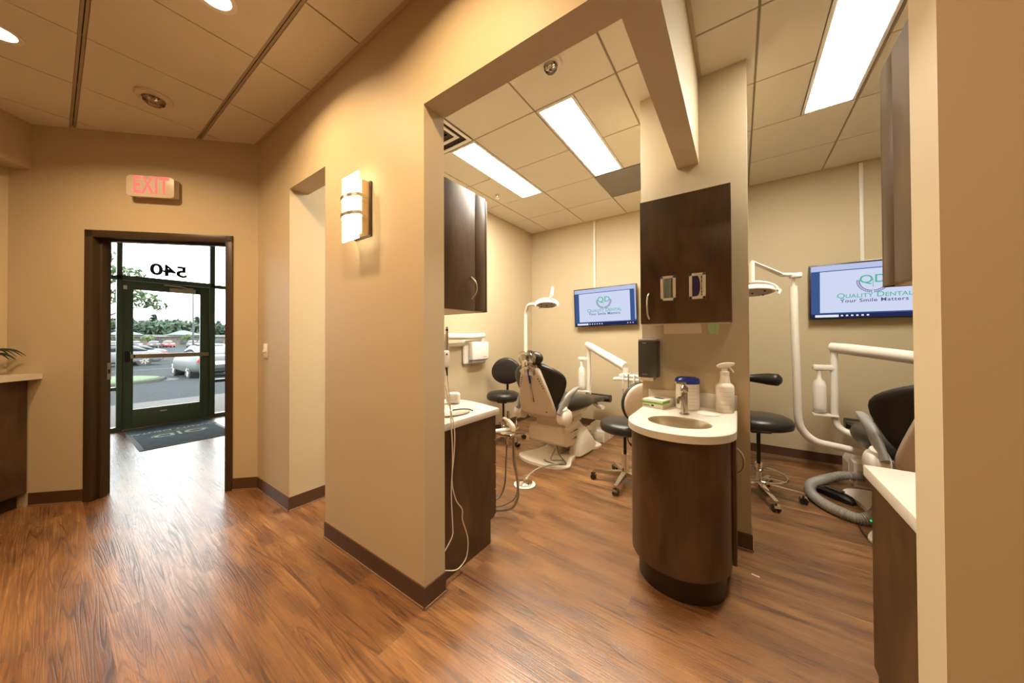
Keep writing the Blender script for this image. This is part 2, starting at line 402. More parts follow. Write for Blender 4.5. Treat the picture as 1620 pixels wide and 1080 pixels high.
# storefront
XS = -7.22
def sf(y0, y1, z0, z1, x0=-.05, x1=.05, b=.003, mb=None): mb.box((XS+x0, y0, z0), (XS+x1, y1, z1), b)
t = MB()
for y0, y1 in ((-1.5, -1.44), (-.48, -.43), (.528, .58), (1.504, 1.568), (2.14, 2.2)): sf(y0, y1, 0, H, mb=t)
sf(.528, 1.568, 2.145, 2.212, mb=t)
for a, b in ((-1.5, .528), (1.568, 2.2)):
    for z0, z1 in ((0, .055), (.573, .62), (2.145, 2.195), (H-.06, H)): sf(a, b, z0, z1, mb=t)
sf(.58, 1.504, H-.06, H, mb=t)
sto = struct(t, 'window_1', M_green)
t = MB()
for a, b in ((-1.44, -.48), (-.43, .528), (1.568, 2.14)):
    for z0, z1 in ((.055, .573), (.62, 2.145), (2.195, H-.06)): t.box((XS-.004, a, z0), (XS+.004, b, z1))
t.box((XS-.004, .58, 2.212), (XS+.004, 1.504, H-.06))
t.build('pane', M_glass, sto)
# street number on the transom, read from outside
txt('street_number', '540', .235, M_ink, frame((0, -1, 0), (0, 0, 1), (XS-.006, 1.045, 2.345)), sto, bold=.007, sx=1.14, spacing=1.0)
d = MB()
DX0, DX1 = -.025, .02
for y0, y1, z0, z1 in ((.583, .684, .012, 2.14), (1.392, 1.501, .012, 2.14), (.684, 1.392, .012, .278), (.684, 1.392, 2.02, 2.14)):
    d.box((XS+DX0, y0, z0), (XS+DX1, y1, z1), .002)
door = struct(d, 'door_1', M_green)
d = MB(); d.box((XS-.006, .684, .278), (XS+.002, 1.392, 2.02)); d.build('door_pane', M_glass, door)
d = MB(); d.box((XS-.05, .58, 0), (XS+.07, 1.504, .012), .002); d.build('threshold', M_bronze, door)
d = MB(); d.box((XS+.045, .64, 1.02), (XS+.085, 1.485, 1.082), .004); d.mi = 1; d.box((XS+.018, .60, .97), (XS+.09, .652, 1.13), .006); d.box((XS+.02, 1.42, 1.0), (XS+.046, 1.49, 1.09), .004)
d.mi = 1; d.box((XS+.0845, .682, 1.033), (XS+.0865, .697, 1.067)); d.box((XS+.0845, 1.315, 1.02), (XS+.0862, 1.319, 1.082)); d.build('panic_bar', [M_bronze, M_black], door)
d = MB(); d.box((XS+.02, 1.04, 2.015), (XS+.085, 1.325, 2.083), .004); d.tube([(XS+.05, 1.27, 2.09), (XS+.14, 1.15, 2.105), (XS+.055, .985, 2.118)], .009, 8); d.box((XS+.03, 1.235, 2.08), (XS+.07, 1.30, 2.102), .004); d.build('door_closer', M_nickel, door)
d = MB(); d.box((XS+.02, .588, 2.015), (XS+.035, .622, 2.07), .002); d.build('door_sensor', M_white, door)
d = MB(); d.box((XS+.02, .95, .205), (XS+.024, 1.025, .222), .002); d.build('maker_plate', M_nickel, door)
txt('door_lettering', 'QD', .075, M_ink, frame((0, -1, 0), (0, 0, 1), (XS-.008, 1.045, 1.60)), door, sx=1.35, spacing=1.9)
txt('door_lettering', 'QUALITY DENTAL', .03, M_grey_ink, frame((0, -1, 0), (0, 0, 1), (XS-.008, 1.04, 1.36)), door, sx=1.5, spacing=1.3)
txt('door_lettering', 'Your Smile Matters', .03, M_grey_ink, frame((0, -1, 0), (0, 0, 1), (XS-.008, 1.04, 1.42-.13)), door, sx=1.3, spacing=1.3)

# ------------------------------------------------------------------ cabinets
def handle(pts, r, name, parent):  # bow pull
    h = MB(); h.tube(pts, r, 10, smooth=5); return h.build(name, M_nickel, parent)
# reception counter, frame on exit wall
rc = thing('reception_counter', 'dark wood reception counter with a pale top against the left end of the wall', 'counter', (0, 0, 0))
t = MB(); t.prism([(1.593, .008), (1.715, .008), (1.9, .193), (1.9, 2.4), (1.593, 2.4)], .11, .99)
for v in t.bm.verts: v.co = EM @ v.co
t.build('body', M_wood, rc)
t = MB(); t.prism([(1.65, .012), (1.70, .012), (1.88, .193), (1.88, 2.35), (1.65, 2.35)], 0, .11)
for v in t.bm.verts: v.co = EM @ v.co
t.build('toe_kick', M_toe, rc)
t = MB(); t.prism([(1.505, .001), (1.72, .001), (1.95, .231), (1.95, 2.45), (1.505, 2.45)], .99, 1.03)
for v in t.bm.verts: v.co = EM @ v.co
t.build('countertop', M_count, rc)

# base cabinet left room (drawers face the room)
def base_cabinet(x, dirx, w, ylen, label, cx):
    """x = end panel plane, dirx = +1 when the panel faces +x"""
    c = thing('base_cabinet', label, 'cabinet', (x, YI, 0))
    t = MB(); x0, x1 = (-w, 0) if dirx > 0 else (0, w)
    prof = [(.0, 0), (ylen-.065, 0), (ylen-.065, .15), (ylen-.022, .15), (ylen-.022, .80), (.0, .80)]
    t.prism([(a, b) for a, b in prof], x0, x1, M=Matrix(((0, 0, 1, 0), (1, 0, 0, 0), (0, 1, 0, 0), (0, 0, 0, 1)))); t.build('body', M_wood, c)
    for k in range(4):
        z0 = .16+k*.16; d = MB(); d.box((x0+.004, ylen-.021, z0), (x1-.004, ylen-.002, z0+.154), .002); dr = d.build('drawer', M_wood, c)
        m = (x1-.1 if dirx > 0 else x0+.1); q = -1 if dirx > 0 else 1
        handle([(m, ylen-.003, z0+.09), (m+q*.03, ylen+.022, z0+.09), (m+q*.13, ylen+.022, z0+.09), (m+q*.16, ylen-.003, z0+.09)], .005, 'handle', dr)
    return c
bcL = base_cabinet(-1.296, 1, .9, .50, 'dark wood drawer cabinet with side panel showing, behind the wall with the glowing sconce', 0)
bcR = base_cabinet(.376, -1, .9, .505, 'dark wood drawer cabinet at the right edge beside the orange-lit pillar', 0)
def ctop(name, poly, label):
    t = MB(); t.prism(poly, .80, .84, .004); return tag(t.build(name, M_count), label, 'countertop')
ptsL = [(-2.2, YI+.001), (-1.279, YI+.001), (-1.279, 1.665), (-1.335, 1.675)]+[(-1.335-.45*math.sin(a)*1.0, 1.675+.0+.13*math.sin(2*a)*.5) for a in [k*PI/2/8 for k in range(1, 9)]]+[(-2.2, 1.675)]
ctop('countertop', ptsL, 'off-white countertop holding the small white speaker, left treatment room')
ctop('countertop', [(.359, YI+.001), (1.28, YI+.001), (1.28, 1.655), (.359, 1.655)], 'off-white countertop cut by the right pillar, empty top')

# upper cabinets
def upper_cabinet(x, dirx, label, pull=True):
    c = thing('wall_cabinet', label, 'cabinet', (x, YI, 1.455)); q = dirx; hh = .71
    def bx(t, xa, xb, *r, **k):
        a, b = sorted((xa*q, xb*q)); (y0, y1, z0, z1) = r; t.box((a, y0, z0), (b, y1, z1), k.get('bevel', .0015))
    t = MB(); bx(t, -.72, -.001, .001, .392, .012, hh-.004); t.build('body', M_wood, c)
    t = MB(); bx(t, -.715, -.006, .004, .388, 0, .0125); t.build('bottom_panel', M_under, c)
    t = MB(); bx(t, 0, .018, .006, .296, .0, hh); sd = t.build('side_door', M_wood, c)
    t = MB(); bx(t, 0, .016, .299, .392, 0.002, hh-.001); t.build('side_stile', M_wood, c)
    t = MB(); bx(t, -.36, .014, .394, .413, 0, hh-.012); t.build('front_door', M_wood, c)
    t = MB(); bx(t, -.72, -.363, .394, .413, 0, hh-.012); t.build('front_door', M_wood, c)
    if pull: handle([(.018*q, .262, .072), (.046*q, .266, .10), (.054*q, .27, .135), (.046*q, .266, .17), (.018*q, .262, .198)], .0055, 'handle', sd)
    return c
upper_cabinet(-1.312, 1, 'dark wood wall cabinet with curved handle, above the left counter')
upper_cabinet(.405, -1, 'dark wood wall cabinet cut by the right pillar, in front of the right screen', False)

# central cabinet above the sink
uc = thing('wall_cabinet', 'dark wood wall cabinet with two glove windows above the sink', 'cabinet', (-.265, 2.42, 1.375))
t = MB(); t.box((-.232, -.30, .006), (.234, 0, .752), .001); t.build('body', M_wood, uc)
t = MB(); t.box((-.225, -.295, 0), (.225, -.004, .007)); t.build('bottom_panel', M_under, uc)
t = MB(); t.box((-.235, -.32, 0), (.236, -.301, .756), .0015); dr = t.build('door', M_wood, uc)
handle([(-.185, -.32, .03), (-.188, -.345, .055), (-.188, -.356, .108), (-.188, -.345, .16), (-.185, -.32, .188)], .0055, 'handle', dr)
def dispenser_window(x0, x1, z0, z1, content, lab):
    t = MB(); w = .016
    for a, b, c_, d_ in ((x0, x1, z0, z0+w), (x0, x1, z1-w, z1), (x0, x0+w, z0, z1), (x1-w, x1, z0, z1)): t.box((a, -.327, c_), (b, -.320, d_), .0015)
    fr = t.build('dispenser_frame', M_white, dr, label=lab)
    return fr
f1 = dispenser_window(-.119, -.036, .135, .283, None, 'white frame with folded pale blue masks')
t = MB(); 
for k in range(4):
    x = -.098+k*.0105
    t.tube([(x, -.3222, .152), (x+.001, -.3222, .266)], .0052, 8)
t.build('folded_masks', mat('mask_blue', (.28, .36, .33), .8), f1)
t = MB(); t.box((-.104, -.3208, .15), (-.051, -.3202, .268)); t.build('box_inside', mat('dim_inside', (.12, .13, .11), .8), f1)
f2 = dispenser_window(.033, .116, .135, .283, None, 'white frame with a purple glove box')
t = MB(); t.box((.048, -.3215, .15), (.101, -.3205, .268)); t.build('carton_face', M_carton, f2)
t = MB(); pts = [(.049, .151), (.072, .151)]+[(.072+.017*math.sin(a), .21-.058*math.cos(a)) for a in [k*PI/8 for k in range(9)]]+[(.049, .267)]
t.prism(pts, .3216, .3225, M=Matrix(((1, 0, 0, 0), (0, 0, -1, 0), (0, 1, 0, 0), (0, 0, 0, 1)))); t.build('purple_gloves', mat('glove_purple', (.025, .018, .12), .5), f2)
print_bars('carton_print', frame((0, 0, -1), (1, 0, 0), (.0955, -.322, .209)), .11, .008, 1, M_ink, f2, 2)
pt = MB(); 
pt.prism([(-.137, .0), (.078, .0), (.078, -.012), (-.137, -.012)], -.27, -.11, M=Matrix(((1, 0, 0, 0), (0, 0, 1, 0), (0, 1, 0, 0), (0, 0, 0, 1)))) if False else pt.loft([[(-.128, -.200, .0), (.080, -.200, .0), (.080, -.190, .0), (-.128, -.190, .0)], [(-.124, -.202, -.03), (.082, -.202, -.03), (.082, -.192, -.03), (-.124, -.192, -.03)], [(-.122, -.208, -.062), (.085, -.206, -.058), (.085, -.203, -.058), (-.122, -.205, -.062)]])
o = pt.build('paper_towel', M_paper); o.location = (-.265, 2.42, 1.375); tag(o, 'white paper towel hanging below the cabinet over the sink', 'towel')
o = MB().lathe([(0, -.063), (.021, -.063), (.030, 0), (.028, 0), (.0195, -.061)], seg=20).build('paper_cup', mat('cup_green', (.45, .62, .32), .5)); o.location = (-.122, 2.24, 1.374); tag(o, 'pale green cup hanging under the cabinet above the sink', 'cup')

# sink vanity
def dshape(cx, hw, yb, ys, dep, n=24):
    pts = [(cx+hw, yb), ]
    pts = [(cx-hw, yb), (cx-hw, ys)]+[(cx-hw*math.cos(a), ys-dep*math.sin(a)) for a in [k*PI/n for k in range(1, n)]]+[(cx+hw, ys), (cx+hw, yb)]
    return pts
VX = -.268
va = thing('sink_vanity', 'bow-fronted dark wood vanity cabinet under the round sink, in the middle', 'cabinet', (VX, 2.419, 0))
def loc(pts): return [(x-VX, y-2.419) for x, y in pts]
t = MB(); po = loc(dshape(VX-.004, .236, 2.419, 1.935, .238, 40)); pi_ = loc(dshape(VX-.004, .218, 2.401, 1.935, .22, 40))
def rr_(P, z): return [(x, y, z) for x, y in P]
t.loft([rr_(pi_, .80), rr_(po, .80), rr_(po, .15), rr_(pi_, .15), rr_(pi_, .80)], cap=False); t.prism(pi_, .15, .165); t.build('body', M_wood, va)
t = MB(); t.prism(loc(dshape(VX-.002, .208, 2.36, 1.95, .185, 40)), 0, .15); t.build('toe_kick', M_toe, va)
t = MB(); t.box((.2335, -.47, .155), (.252, -.02, .792), .001); dr = t.build('door', M_wood, va)
handle([(.252, -.43, .60), (.276, -.432, .625), (.284, -.434, .665), (.276, -.432, .705), (.252, -.43, .73)], .0055, 'handle', dr)
# countertop with hole for the sink
vt = thing('vanity_top', 'off-white curved countertop with backsplash around the steel sink', 'countertop', (VX, 2.419, 0))
SY = 1.925-2.419; RX, RY = .155, .125
outer = loc(dshape(VX, .2565, 2.419, 1.93, .25, 40)); 
def dens(P, n):
    out = []
    for i in range(len(P)):
        a = Vector(P[i]); b = Vector(P[(i+1) % len(P)]); k = max(1, int((b-a).length/.02))
        for j in range(k): out.append(a+(b-a)*j/k)
    return out
dn = dens(outer, 0)
t = bmesh.new(); cen = Vector((0, SY))
def ring(z, fn): return [t.verts.new((*fn(p), z)) for p in dn]
def ell(p):
    a = math.atan2((p.y-SY)/RY, p.x/RX); return (RX*math.cos(a), SY+RY*math.sin(a))
def ins(d):
    def f_(p):
        v = (p-cen); return tuple(cen+v*(1-d/max(v.length, .01)))
    return f_
r = [ring(.80, ell), ring(.80, lambda p: tuple(p)), ring(.836, lambda p: tuple(p)), ring(.84, ins(.005)), ring(.84, ell)]
n = len(dn)
for i in range(4):
    for k in range(n): t.faces.new((r[i][k], r[i][(k+1) % n], r[i+1][(k+1) % n], r[i+1][k]))
for k in range(n): t.faces.new((r[4][k], r[4][(k+1) % n], r[0][(k+1) % n], r[0][k]))
bmesh.ops.recalc_face_normals(t, faces=t.faces[:]); m_ = MB(); m_._merge(t); m_.build('top', M_count, vt)
t = MB(); t.box((-.256, -.017, .841), (.256, -.001, .932), .004); t.build('backsplash', M_count, vt)
t = MB(); t.lathe([(.058, .0), (.062, .003), (.056, .006), (.05, .004), (.048, .0008), (0, .0008)], c=(.118, -.195, .84), seg=32); t.build('chute_ring', M_white, vt)
sk = MB(); prof = [(1.03, -.001), (1.0, .0), (.97, -.01), (.95, -.06), (.88, -.10), (.6, -.125), (.15, -.13), (0, -.13)]
sk.lathe([(a, b) for a, b in prof], seg=48, sx=RX*.985, sy=RY*.985); 
o = sk.build('sink_basin', M_steel); o.location = (VX, 1.925, .837); tag(o, 'round stainless steel sink basin set in the vanity top', 'sink')
m_ = MB(); m_.cyl((0, 0, -.129), (0, 0, -.126), .022); m_.build('drain', M_chrome, o)
for p in sk and []: pass
# faucet
fa = thing('faucet', 'brushed nickel faucet behind the round sink', 'faucet', (-.266, 2.135, .8405))
t = MB(); t.lathe([(0, 0), (.027, 0), (.027, .006), (.018, .009), (.0175, .13), (0, .132)], seg=28); t.build('body', M_fauc, fa)
t = MB(); t.tube([(0, 0, .10), (-.018, -.045, .098), (-.022, -.085, .092)], .0115, 16); t.cyl((-.022, -.083, .094), (-.022, -.088, .075), .009); t.build('spout', M_fauc, fa)
t = MB(); t.lathe([(.0165, .128), (.021, .135), (.021, .155), (.012, .165), (.007, .170), (.007, .180), (0, .181)], seg=24); t.tube([(.004, .004, .183), (-.02, -.035, .186), (-.036, -.06, .190)], [.008, .007, .006], 12); t.build('lever', M_fauc, fa)
# wipes can
w = thing('wipes_canister', 'white wipes canister with a blue lid behind the faucet', 'canister', (-.272, 2.325, .8405))
t = MB(); t.lathe([(0, 0), (.064, 0), (.067, .004), (.067, .162), (0, .165)], seg=40); t.build('body', M_white, w)
t = MB(); t.lathe([(.0705, .160), (.0705, .186), (.062, .196), (.052, .197), (.050, .192), (0, .192)], seg=40); t.box((-.02, -.03, .191), (.02, .03, .2), .003); t.build('lid', M_blue, w)
for k, zz in enumerate((.135, .115, .095, .07, .05, .03)):
    t = MB(); t.tube([(.0675*math.sin(a), -.0675*math.cos(a), zz) for a in [R(12+6*j) for j in range(9)]], .0006, 4); t.build('print_line', M_grey_ink, w)
# spray bottle
b = thing('spray_bottle', 'white trigger spray bottle standing right of the blue-lidded canister', 'bottle', (-.072, 2.335, .8405), R(8))
t = MB(); t.lathe([(0, 0), (.044, 0), (.048, .006), (.048, .148), (.045, .162), (.030, .176), (.024, .215), (.021, .225), (0, .226)], seg=36); t.build('body', M_white, b)
t = MB(); t.lathe([(.0245, .222), (.0245, .243), (.016, .246), (.016, .262), (0, .263)], seg=24); t.build('collar', M_white, b)
t = MB(); t.loft([[(x, y*wd, z) for y, z in ((-1, lo), (1, lo), (1, hi), (-1, hi))] for x, wd, lo, hi in ((-.045, .010, .272, .279), (-.03, .013, .262, .292), (0, .014, .258, .303), (.03, .013, .268, .303), (.055, .010, .285, .301))]); t.build('spray_head', M_white, b, sub=1)
t = MB(); t.tube([(.024, 0, .272), (.034, 0, .258), (.046, 0, .240)], [.006, .005, .004], 8); t.build('trigger', M_white, b)
t = MB()
for k in range(5): t.tube([(.0484*math.sin(a), -.0484*math.cos(a), .025+.025*k) for a in [R(-40+8*j) for j in range(11)]], .0006, 4)
t.build('label_print', M_grey_ink, b)
# glove box
g = thing('glove_box', 'white and green carton of gloves left of the faucet', 'box', (-.437, 2.285, .8405), R(-16))
t = MB(); t.box((-.07, -.075, 0), (.065, .085, .052), .001); t.build('carton', M_carton, g)
t = MB(); t.box((-.0705, -.0758, .026), (.0655, -.0748, .039)); t.box((.0648, -.076, .03), (.0658, .02, .045)); t.build('green_band', M_limeg, g)
t = MB(); t.lathe([(0, .0), (1, .0), (.9, .0007), (0, .0007)], c=(0, .01, .0521), sx=.035, sy=.02); t.build('opening', mat('opening_green', (.015, .09, .03), .6), g)
print_bars('carton_print', frame((1, 0, 0), (0, 0, 1), (-.042, -.0762, .014)), .04, .010, 2, M_ink, g, 3)
t = MB(); t.lathe([(0, 0), (1, 0), (0, .0004)], sx=.010, sy=.006, seg=16, M=frame((1, 0, 0), (0, 0, 1)).to_3x3(), c=(.0, -.0762, .016)); t.build('leaf_print', M_ink, g)
# soap/towel dispenser on pier edge
sd = thing('soap_dispenser', 'dark grey soap dispenser mounted on the pier left of the sink', 'dispenser', (-.51, 2.419, 1.02))
t = MB(); t.box((-.061, -.105, .0), (.061, -.001, .25), .007); t.build('body', M_dgrey, sd)
t = MB(); t.box((-.061, -.102, .247), (.061, -.003, .262), .006); t.build('top_cap', M_greyp, sd)
t = MB(); t.box((-.05, -.10, -.022), (.035, -.01, .001), .002); t.build('drip_guard', M_cream, sd)
print_bars('dispenser_mark', frame((1, 0, 0), (0, 0, 1), (-.018, -.1054, .022)), .034, .008, 2, M_grey_ink, sd, 4)
print_bars('dispenser_mark', frame((1, 0, 0), (0, 0, 1), (-.02, -.1054, .234)), .022, .006, 1, M_white, sd, 5)

# ------------------------------------------------------------------ screens
def laurel(cx, cz, r, y, m, parent, lf=.016):
    t = MB()
    for sgn in (-1, 1):
        for k in range(13):
            a = R(-84+k*7.4) if sgn > 0 else R(-96-k*7.4)
            for o_, tw in ((lf*.45, .6), (-lf*.45, -.6)):
                px, pz = cx+(r+o_)*math.cos(a), cz+(r+o_)*math.sin(a)
                d = a+sgn*(PI/2)+tw*sgn
                e = Vector((math.cos(d), 0, math.sin(d))); n_ = Vector((-e.z, 0, e.x)); c0 = Vector((px, y, pz))
                t.quad(c0-e*lf*.62, c0+n_*lf*.26, c0+e*lf*.62, c0-n_*lf*.26)
    return t.build('laurel_wreath', m, parent)
E_page = emis('screen_page', (.66, .72, .93), .95); E_bar = emis('screen_bar', (.55, .62, .90), .9)
E_side = emis('screen_side', (.055, .11, .29), .9); E_task = emis('screen_task', (.02, .022, .09), 1); E_tealt = emis('screen_teal', (.10, .52, .36), .9)
E_navy = emis('screen_navy', (.10, .12, .30), .8); E_iconw = emis('screen_white', (.85, .88, 1), .95)
def television(loc, label):
    tv = thing('television', label, 'television', loc)
    W, Hh = .445, .272
    t = MB(); t.box((-W, -.022, -Hh), (W, .022, Hh), .004); t.box((-.25, .02, -.15), (.25, .045, .15), .01); t.box((-.10, .04, -.08), (.10, .080, .08), .004); t.build('housing', M_black, tv)
    t = MB(); w, h = W-.013, Hh-.014; y = -.0226; t.quad((-w, y, -h), (w, y, -h), (w, y, h), (-w, y, h)); sc = t.build('screen', E_side, tv)
    def q(x0, x1, z0, z1, yy, m, n_):
        t = MB(); t.quad((x0, yy, z0), (x1, yy, z0), (x1, yy, z1), (x0, yy, z1)); return t.build(n_, m, sc)
    q(-w, w, h-.052, h, y-.0004, E_bar, 'title_bar'); q(-w, w, -h, -h+.038, y-.0004, E_task, 'task_bar')
    q(w-.016, w, -h+.06, h-.03, y-.0006, E_bar, 'scroll_bar')
    q(-w+.066, w-.075, -h+.05, h-.06, y-.0005, E_page, 'page'); q(-w+.03, -w+.20, -h+.006, -h+.030, y-.0006, E_iconw, 'search_field')
    for k in range(6): q(-w+.215+k*.035, -w+.231+k*.035, -h+.012, -h+.026, y-.0006, E_iconw, 'task_icon')
    for k in range(3): q(w-.12+k*.034, w-.106+k*.034, -h+.012, -h+.022, y-.0006, E_iconw, 'task_icon')
    cx, cz = 0, .068
    laurel(cx, cz+.012, .098, y-.001, E_navy, sc)
    F = lambda x, z: frame((1, 0, 0), (0, 0, 1), (x, y-.001, z))
    txt('logo_letter', 'Q', .105, E_tealt, F(cx-.045, cz+.028), sc, bold=.0006, ext=.0002, sx=1.1); txt('logo_letter', 'D', .105, E_tealt, F(cx+.048, cz+.028), sc, bold=.0006, ext=.0002, sx=1.1)
    q(cx-.002, cx+.002, cz-.045, cz+.03, y-.001, E_tealt, 'logo_bar')
    txt('logo_name', 'Quality Dental', .068, E_tealt, F(cx, cz-.118), sc, bold=.0004, ext=.0002, sx=1.06, smallcaps=True)
    txt('logo_motto', 'Your Smile Matters', .046, E_navy, F(cx, cz-.168), sc, bold=.0006, ext=.0002, sx=1.1, spacing=1.1)
    return tv
tv1 = television((-1.54, 4.43, 1.725), 'wall television showing the logo, in the left room above the treatment chair')
tv1.rotation_euler = (R(2), R(-1.0), R(0))
tv2 = television((1.037, 4.43, 1.735), 'wall television showing the logo, partly behind the right wall cabinet')
tv2.rotation_euler = (R(2), 0, 0)
for x, z0, lab in ((-1.705, 1.97, 'white vertical cable cover above the left television'), (.99, 1.97, 'white vertical cable cover above the right television')):
    t = MB(); t.box((x-.014, YF-.02, z0-.1), (x+.014, YF-.0005, H-.012), .003); 
    if x > 0: t.box((x+.014, YF-.02, z0+.035), (x+.13, YF-.0005, z0+.06), .003)
    tag(t.build('cable_cover', M_white), lab, 'cable cover')

# ------------------------------------------------------------------ ceiling lights and devices
def panel_light(x0, x1, y0, y1, label):
    o = thing('ceiling_light', label, 'light', ((x0+x1)/2, (y0+y1)/2, H), group='flat ceiling panel lights'); w, d = (x1-x0)/2, (y1-y0)/2
    t = MB(); e = .02
    for a, b in (((-w, -d), (w, -d+e)), ((-w, d-e), (w, d)), ((-w, -d+e), (-w+e, d-e)), ((w-e, -d+e), (w, d-e))): t.box((*a, -.004), (*b, .03), .001)
    t.build('frame', M_white, o)
    t = MB(); t.box((-w+e, -d+e, 0), (w-e, d-e, .004)); t.build('diffuser', M_panel, o)
panel_light(-1.236, -.938, 2.08, 3.283, 'bright panel ceiling light nearer the round alarm, left room')
panel_light(-2.15, -1.86, 2.08, 3.283, 'bright panel ceiling light above the left wall cabinet')
panel_light(.408, .70, 2.088, 3.290, 'bright panel ceiling light in the right room')
v = thing('ceiling_vent', 'square stepped ceiling air diffuser above the left wall cabinet', 'vent', (-2.158, 1.765, H))
t = MB()
for k, (a, z) in enumerate(((.295, 0), (.22, .012), (.15, .024), (.08, .036))):
    z -= .004
    for s0 in ((-a, -a, a, -a+.03), (-a, a-.03, a, a), (-a, -a+.03, -a+.03, a-.03), (a-.03, -a+.03, a, a-.03)): t.box((s0[0], s0[1], z), (s0[2], s0[3], z+.006), .001)
t.build('louvre_frame', M_white, v)
t = MB(); t.box((-.29, -.29, .045), (.29, .29, .05)); t.build('duct_plate', M_slot, v)
t = MB(); t.box((-.3, -.295, 0), (.3, .295, .006), .001); o = t.build('return_grille', mat('perforated_grey', (.22, .19, .155), .5, var=.1, vscale=200)); o.location = (-.94, 3.595, H-.001); tag(o, 'grey perforated return air grille beside the left room ceiling lights', 'vent')
def strobe(loc, r, label):
    o = thing('ceiling_alarm', label, 'alarm', loc)
    t = MB(); t.lathe([(0, 0), (r, 0), (r, -.008), (r*.93, -.016), (r*.62, -.02), (r*.6, -.016), (0, -.016)], seg=40); t.build('base', M_cream, o)
    t = MB(); t.lathe([(r*.6, -.017), (r*.57, -.04), (r*.4, -.055), (0, -.06)], seg=32); t.build('lens', glassmat('lens_clear', (.85, .82, .76)), o)
    t = MB(); t.tube([(-r*.45, 0, -.03), (r*.45, 0, -.03)], .005, 8); t.box((-r*.15, -r*.2, -.045), (r*.15, r*.2, -.017), .003); t.box((-r*.5, -r*.3, -.022), (r*.5, r*.3, -.017), .001); t.build('flash_tube', M_chrome, o)
strobe((-3.345, .405, H), .095, 'round beige ceiling alarm in the hallway')
strobe((-.94, 1.76, H), .07, 'round clear ceiling alarm in the left treatment room')
o = thing('fire_sprinkler', 'small sprinkler head in the left treatment room ceiling', 'sprinkler', (-2.34, 3.03, H))
t = MB(); t.lathe([(0, 0), (.03, 0), (.026, -.006), (.012, -.008), (.009, -.03), (0, -.03)], seg=20); t.build('body', M_nickel, o)
t = MB(); t.tube([(-.011, 0, -.028), (-.015, 0, -.045), (0, 0, -.058), (.015, 0, -.045), (.011, 0, -.028)], .003, 6, smooth=3); t.cyl((0, 0, -.058), (0, 0, -.061), .022); t.build('deflector', M_nickel, o)
# hallway downlights
for k, (x, y, lab) in enumerate(((-2.12, .46, 'recessed ceiling downlight in the hallway, at the top edge'), (-3.335, -.175, 'recessed ceiling downlight in the hallway, at the left edge'), (-.9, .46, None), (-.9, -1.1, None), (-2.12, -1.1, None), (.5, -.1, None), (1.6, -.6, None), (-3.6, -1.4, None))):
    if lab:
        o = thing('ceiling_light', lab, 'light', (x, y, H), group='recessed hallway downlights')
        t = MB(); t.lathe([(.062, .001), (.085, -.001), (.085, -.004), (.062, -.003)], seg=32); t.build('trim_ring', M_white, o)
        t = MB(); t.lathe([(0, -.002), (.062, -.002), (.062, .0), (0, .0)], seg=32); t.build('lens', M_down, o)
    l = bpy.data.lights.new('downlight', 'AREA'); l.shape = 'DISK'; l.size = .12; l.energy = 24 if y > -.2 and x < 0 else 11; l.color = (1, .68, .37); l.spread = R(150)
    lo = bpy.data.objects.new('downlight', l); C.objects.link(lo); lo.location = (x, y, H-.012)

# exit sign
ex = thing('exit_sign', 'beige exit sign with glowing red letters above the doorway', 'sign', tuple(EM @ Vector((.735, 0, 2.538))), R(45))
# local: x = right as seen from the room, y = into wall
t = MB(); t.box((-.155, -.045, -.078), (.155, -.001, .078), .014); t.build('back_box', M_cream, ex)
t = MB(); t.prism([(x*.165-.012+0*z, z*.086) for x, z in ((-.88, -1), (.88, -1), (1, -.8), (1, .8), (.88, 1), (-.88, 1), (-1, .8), (-1, -.8))], .045, .062, .003, M=Matrix(((1, 0, 0, 0), (0, 0, -1, 0), (0, 1, 0, 0), (0, 0, 0, 1)))); t.build('face', M_cream, ex)
txt('exit_letters', 'EXIT', .195, M_exitr, frame((1, 0, 0), (0, 0, 1), (-.008, -.0625, .004)), ex, bold=.004, sx=.60, spacing=1.06)
t = MB(); t.ball((-.1, -.04, -.084), .005, 8); t.build('indicator_lamp', M_exitr, ex)
# switch
sw = thing('light_switch', 'white double light switch on the wall beside the doorway', 'switch', (-3.24, YW, 1.195))
t = MB(); t.box((-.04, -.008, -.06), (.04, 0, .06), .003); t.build('plate', M_white, sw)
for x in (-.018, .018): t = MB(); t.box((x-.006, -.018, -.012), (x+.006, -.007, .008), .002); t.build('toggle', M_white, sw)
# sconce
sn = thing('wall_sconce', 'glowing wall sconce with curved white glass and two metal bands', 'wall light', (-1.765, YW, 2.022))
t = MB(); t.box((-.075, -.056, -.15), (.075, -.012, .15), .003); t.build('housing', mat('sconce_metal', (.62, .47, .28), .35, .6), sn)
t = MB(); t.box((-.084, -.012, -.155), (.084, 0, .155), .001); t.build('back_plate', M_frame, sn)
gl = MB(); gl.box((-.084, -.083, -.182), (.084, -.075, .182), .001); gl.build('glass_shade', M_sconce, sn)
gl = MB(); gl.box((-.05, -.075, -.13), (.05, -.055, .13)); gl.build('lamp_tray', M_sconce, sn)
for z in (-.045, .052):
    t = MB(); n = 12; b2 = [(.092*(2*k/n-1), -.084-.028*(1-(2*k/n-1)**2)) for k in range(n+1)]; t.prism(b2+[(x, y-.004) for x, y in b2[::-1]], z-.009, z+.009)
    for sx in (-1, 1): t.box((sx*.092-.003, -.086, z-.009), (sx*.092+.003, -.04, z+.009))
    t.build('band', M_nickel, sn)

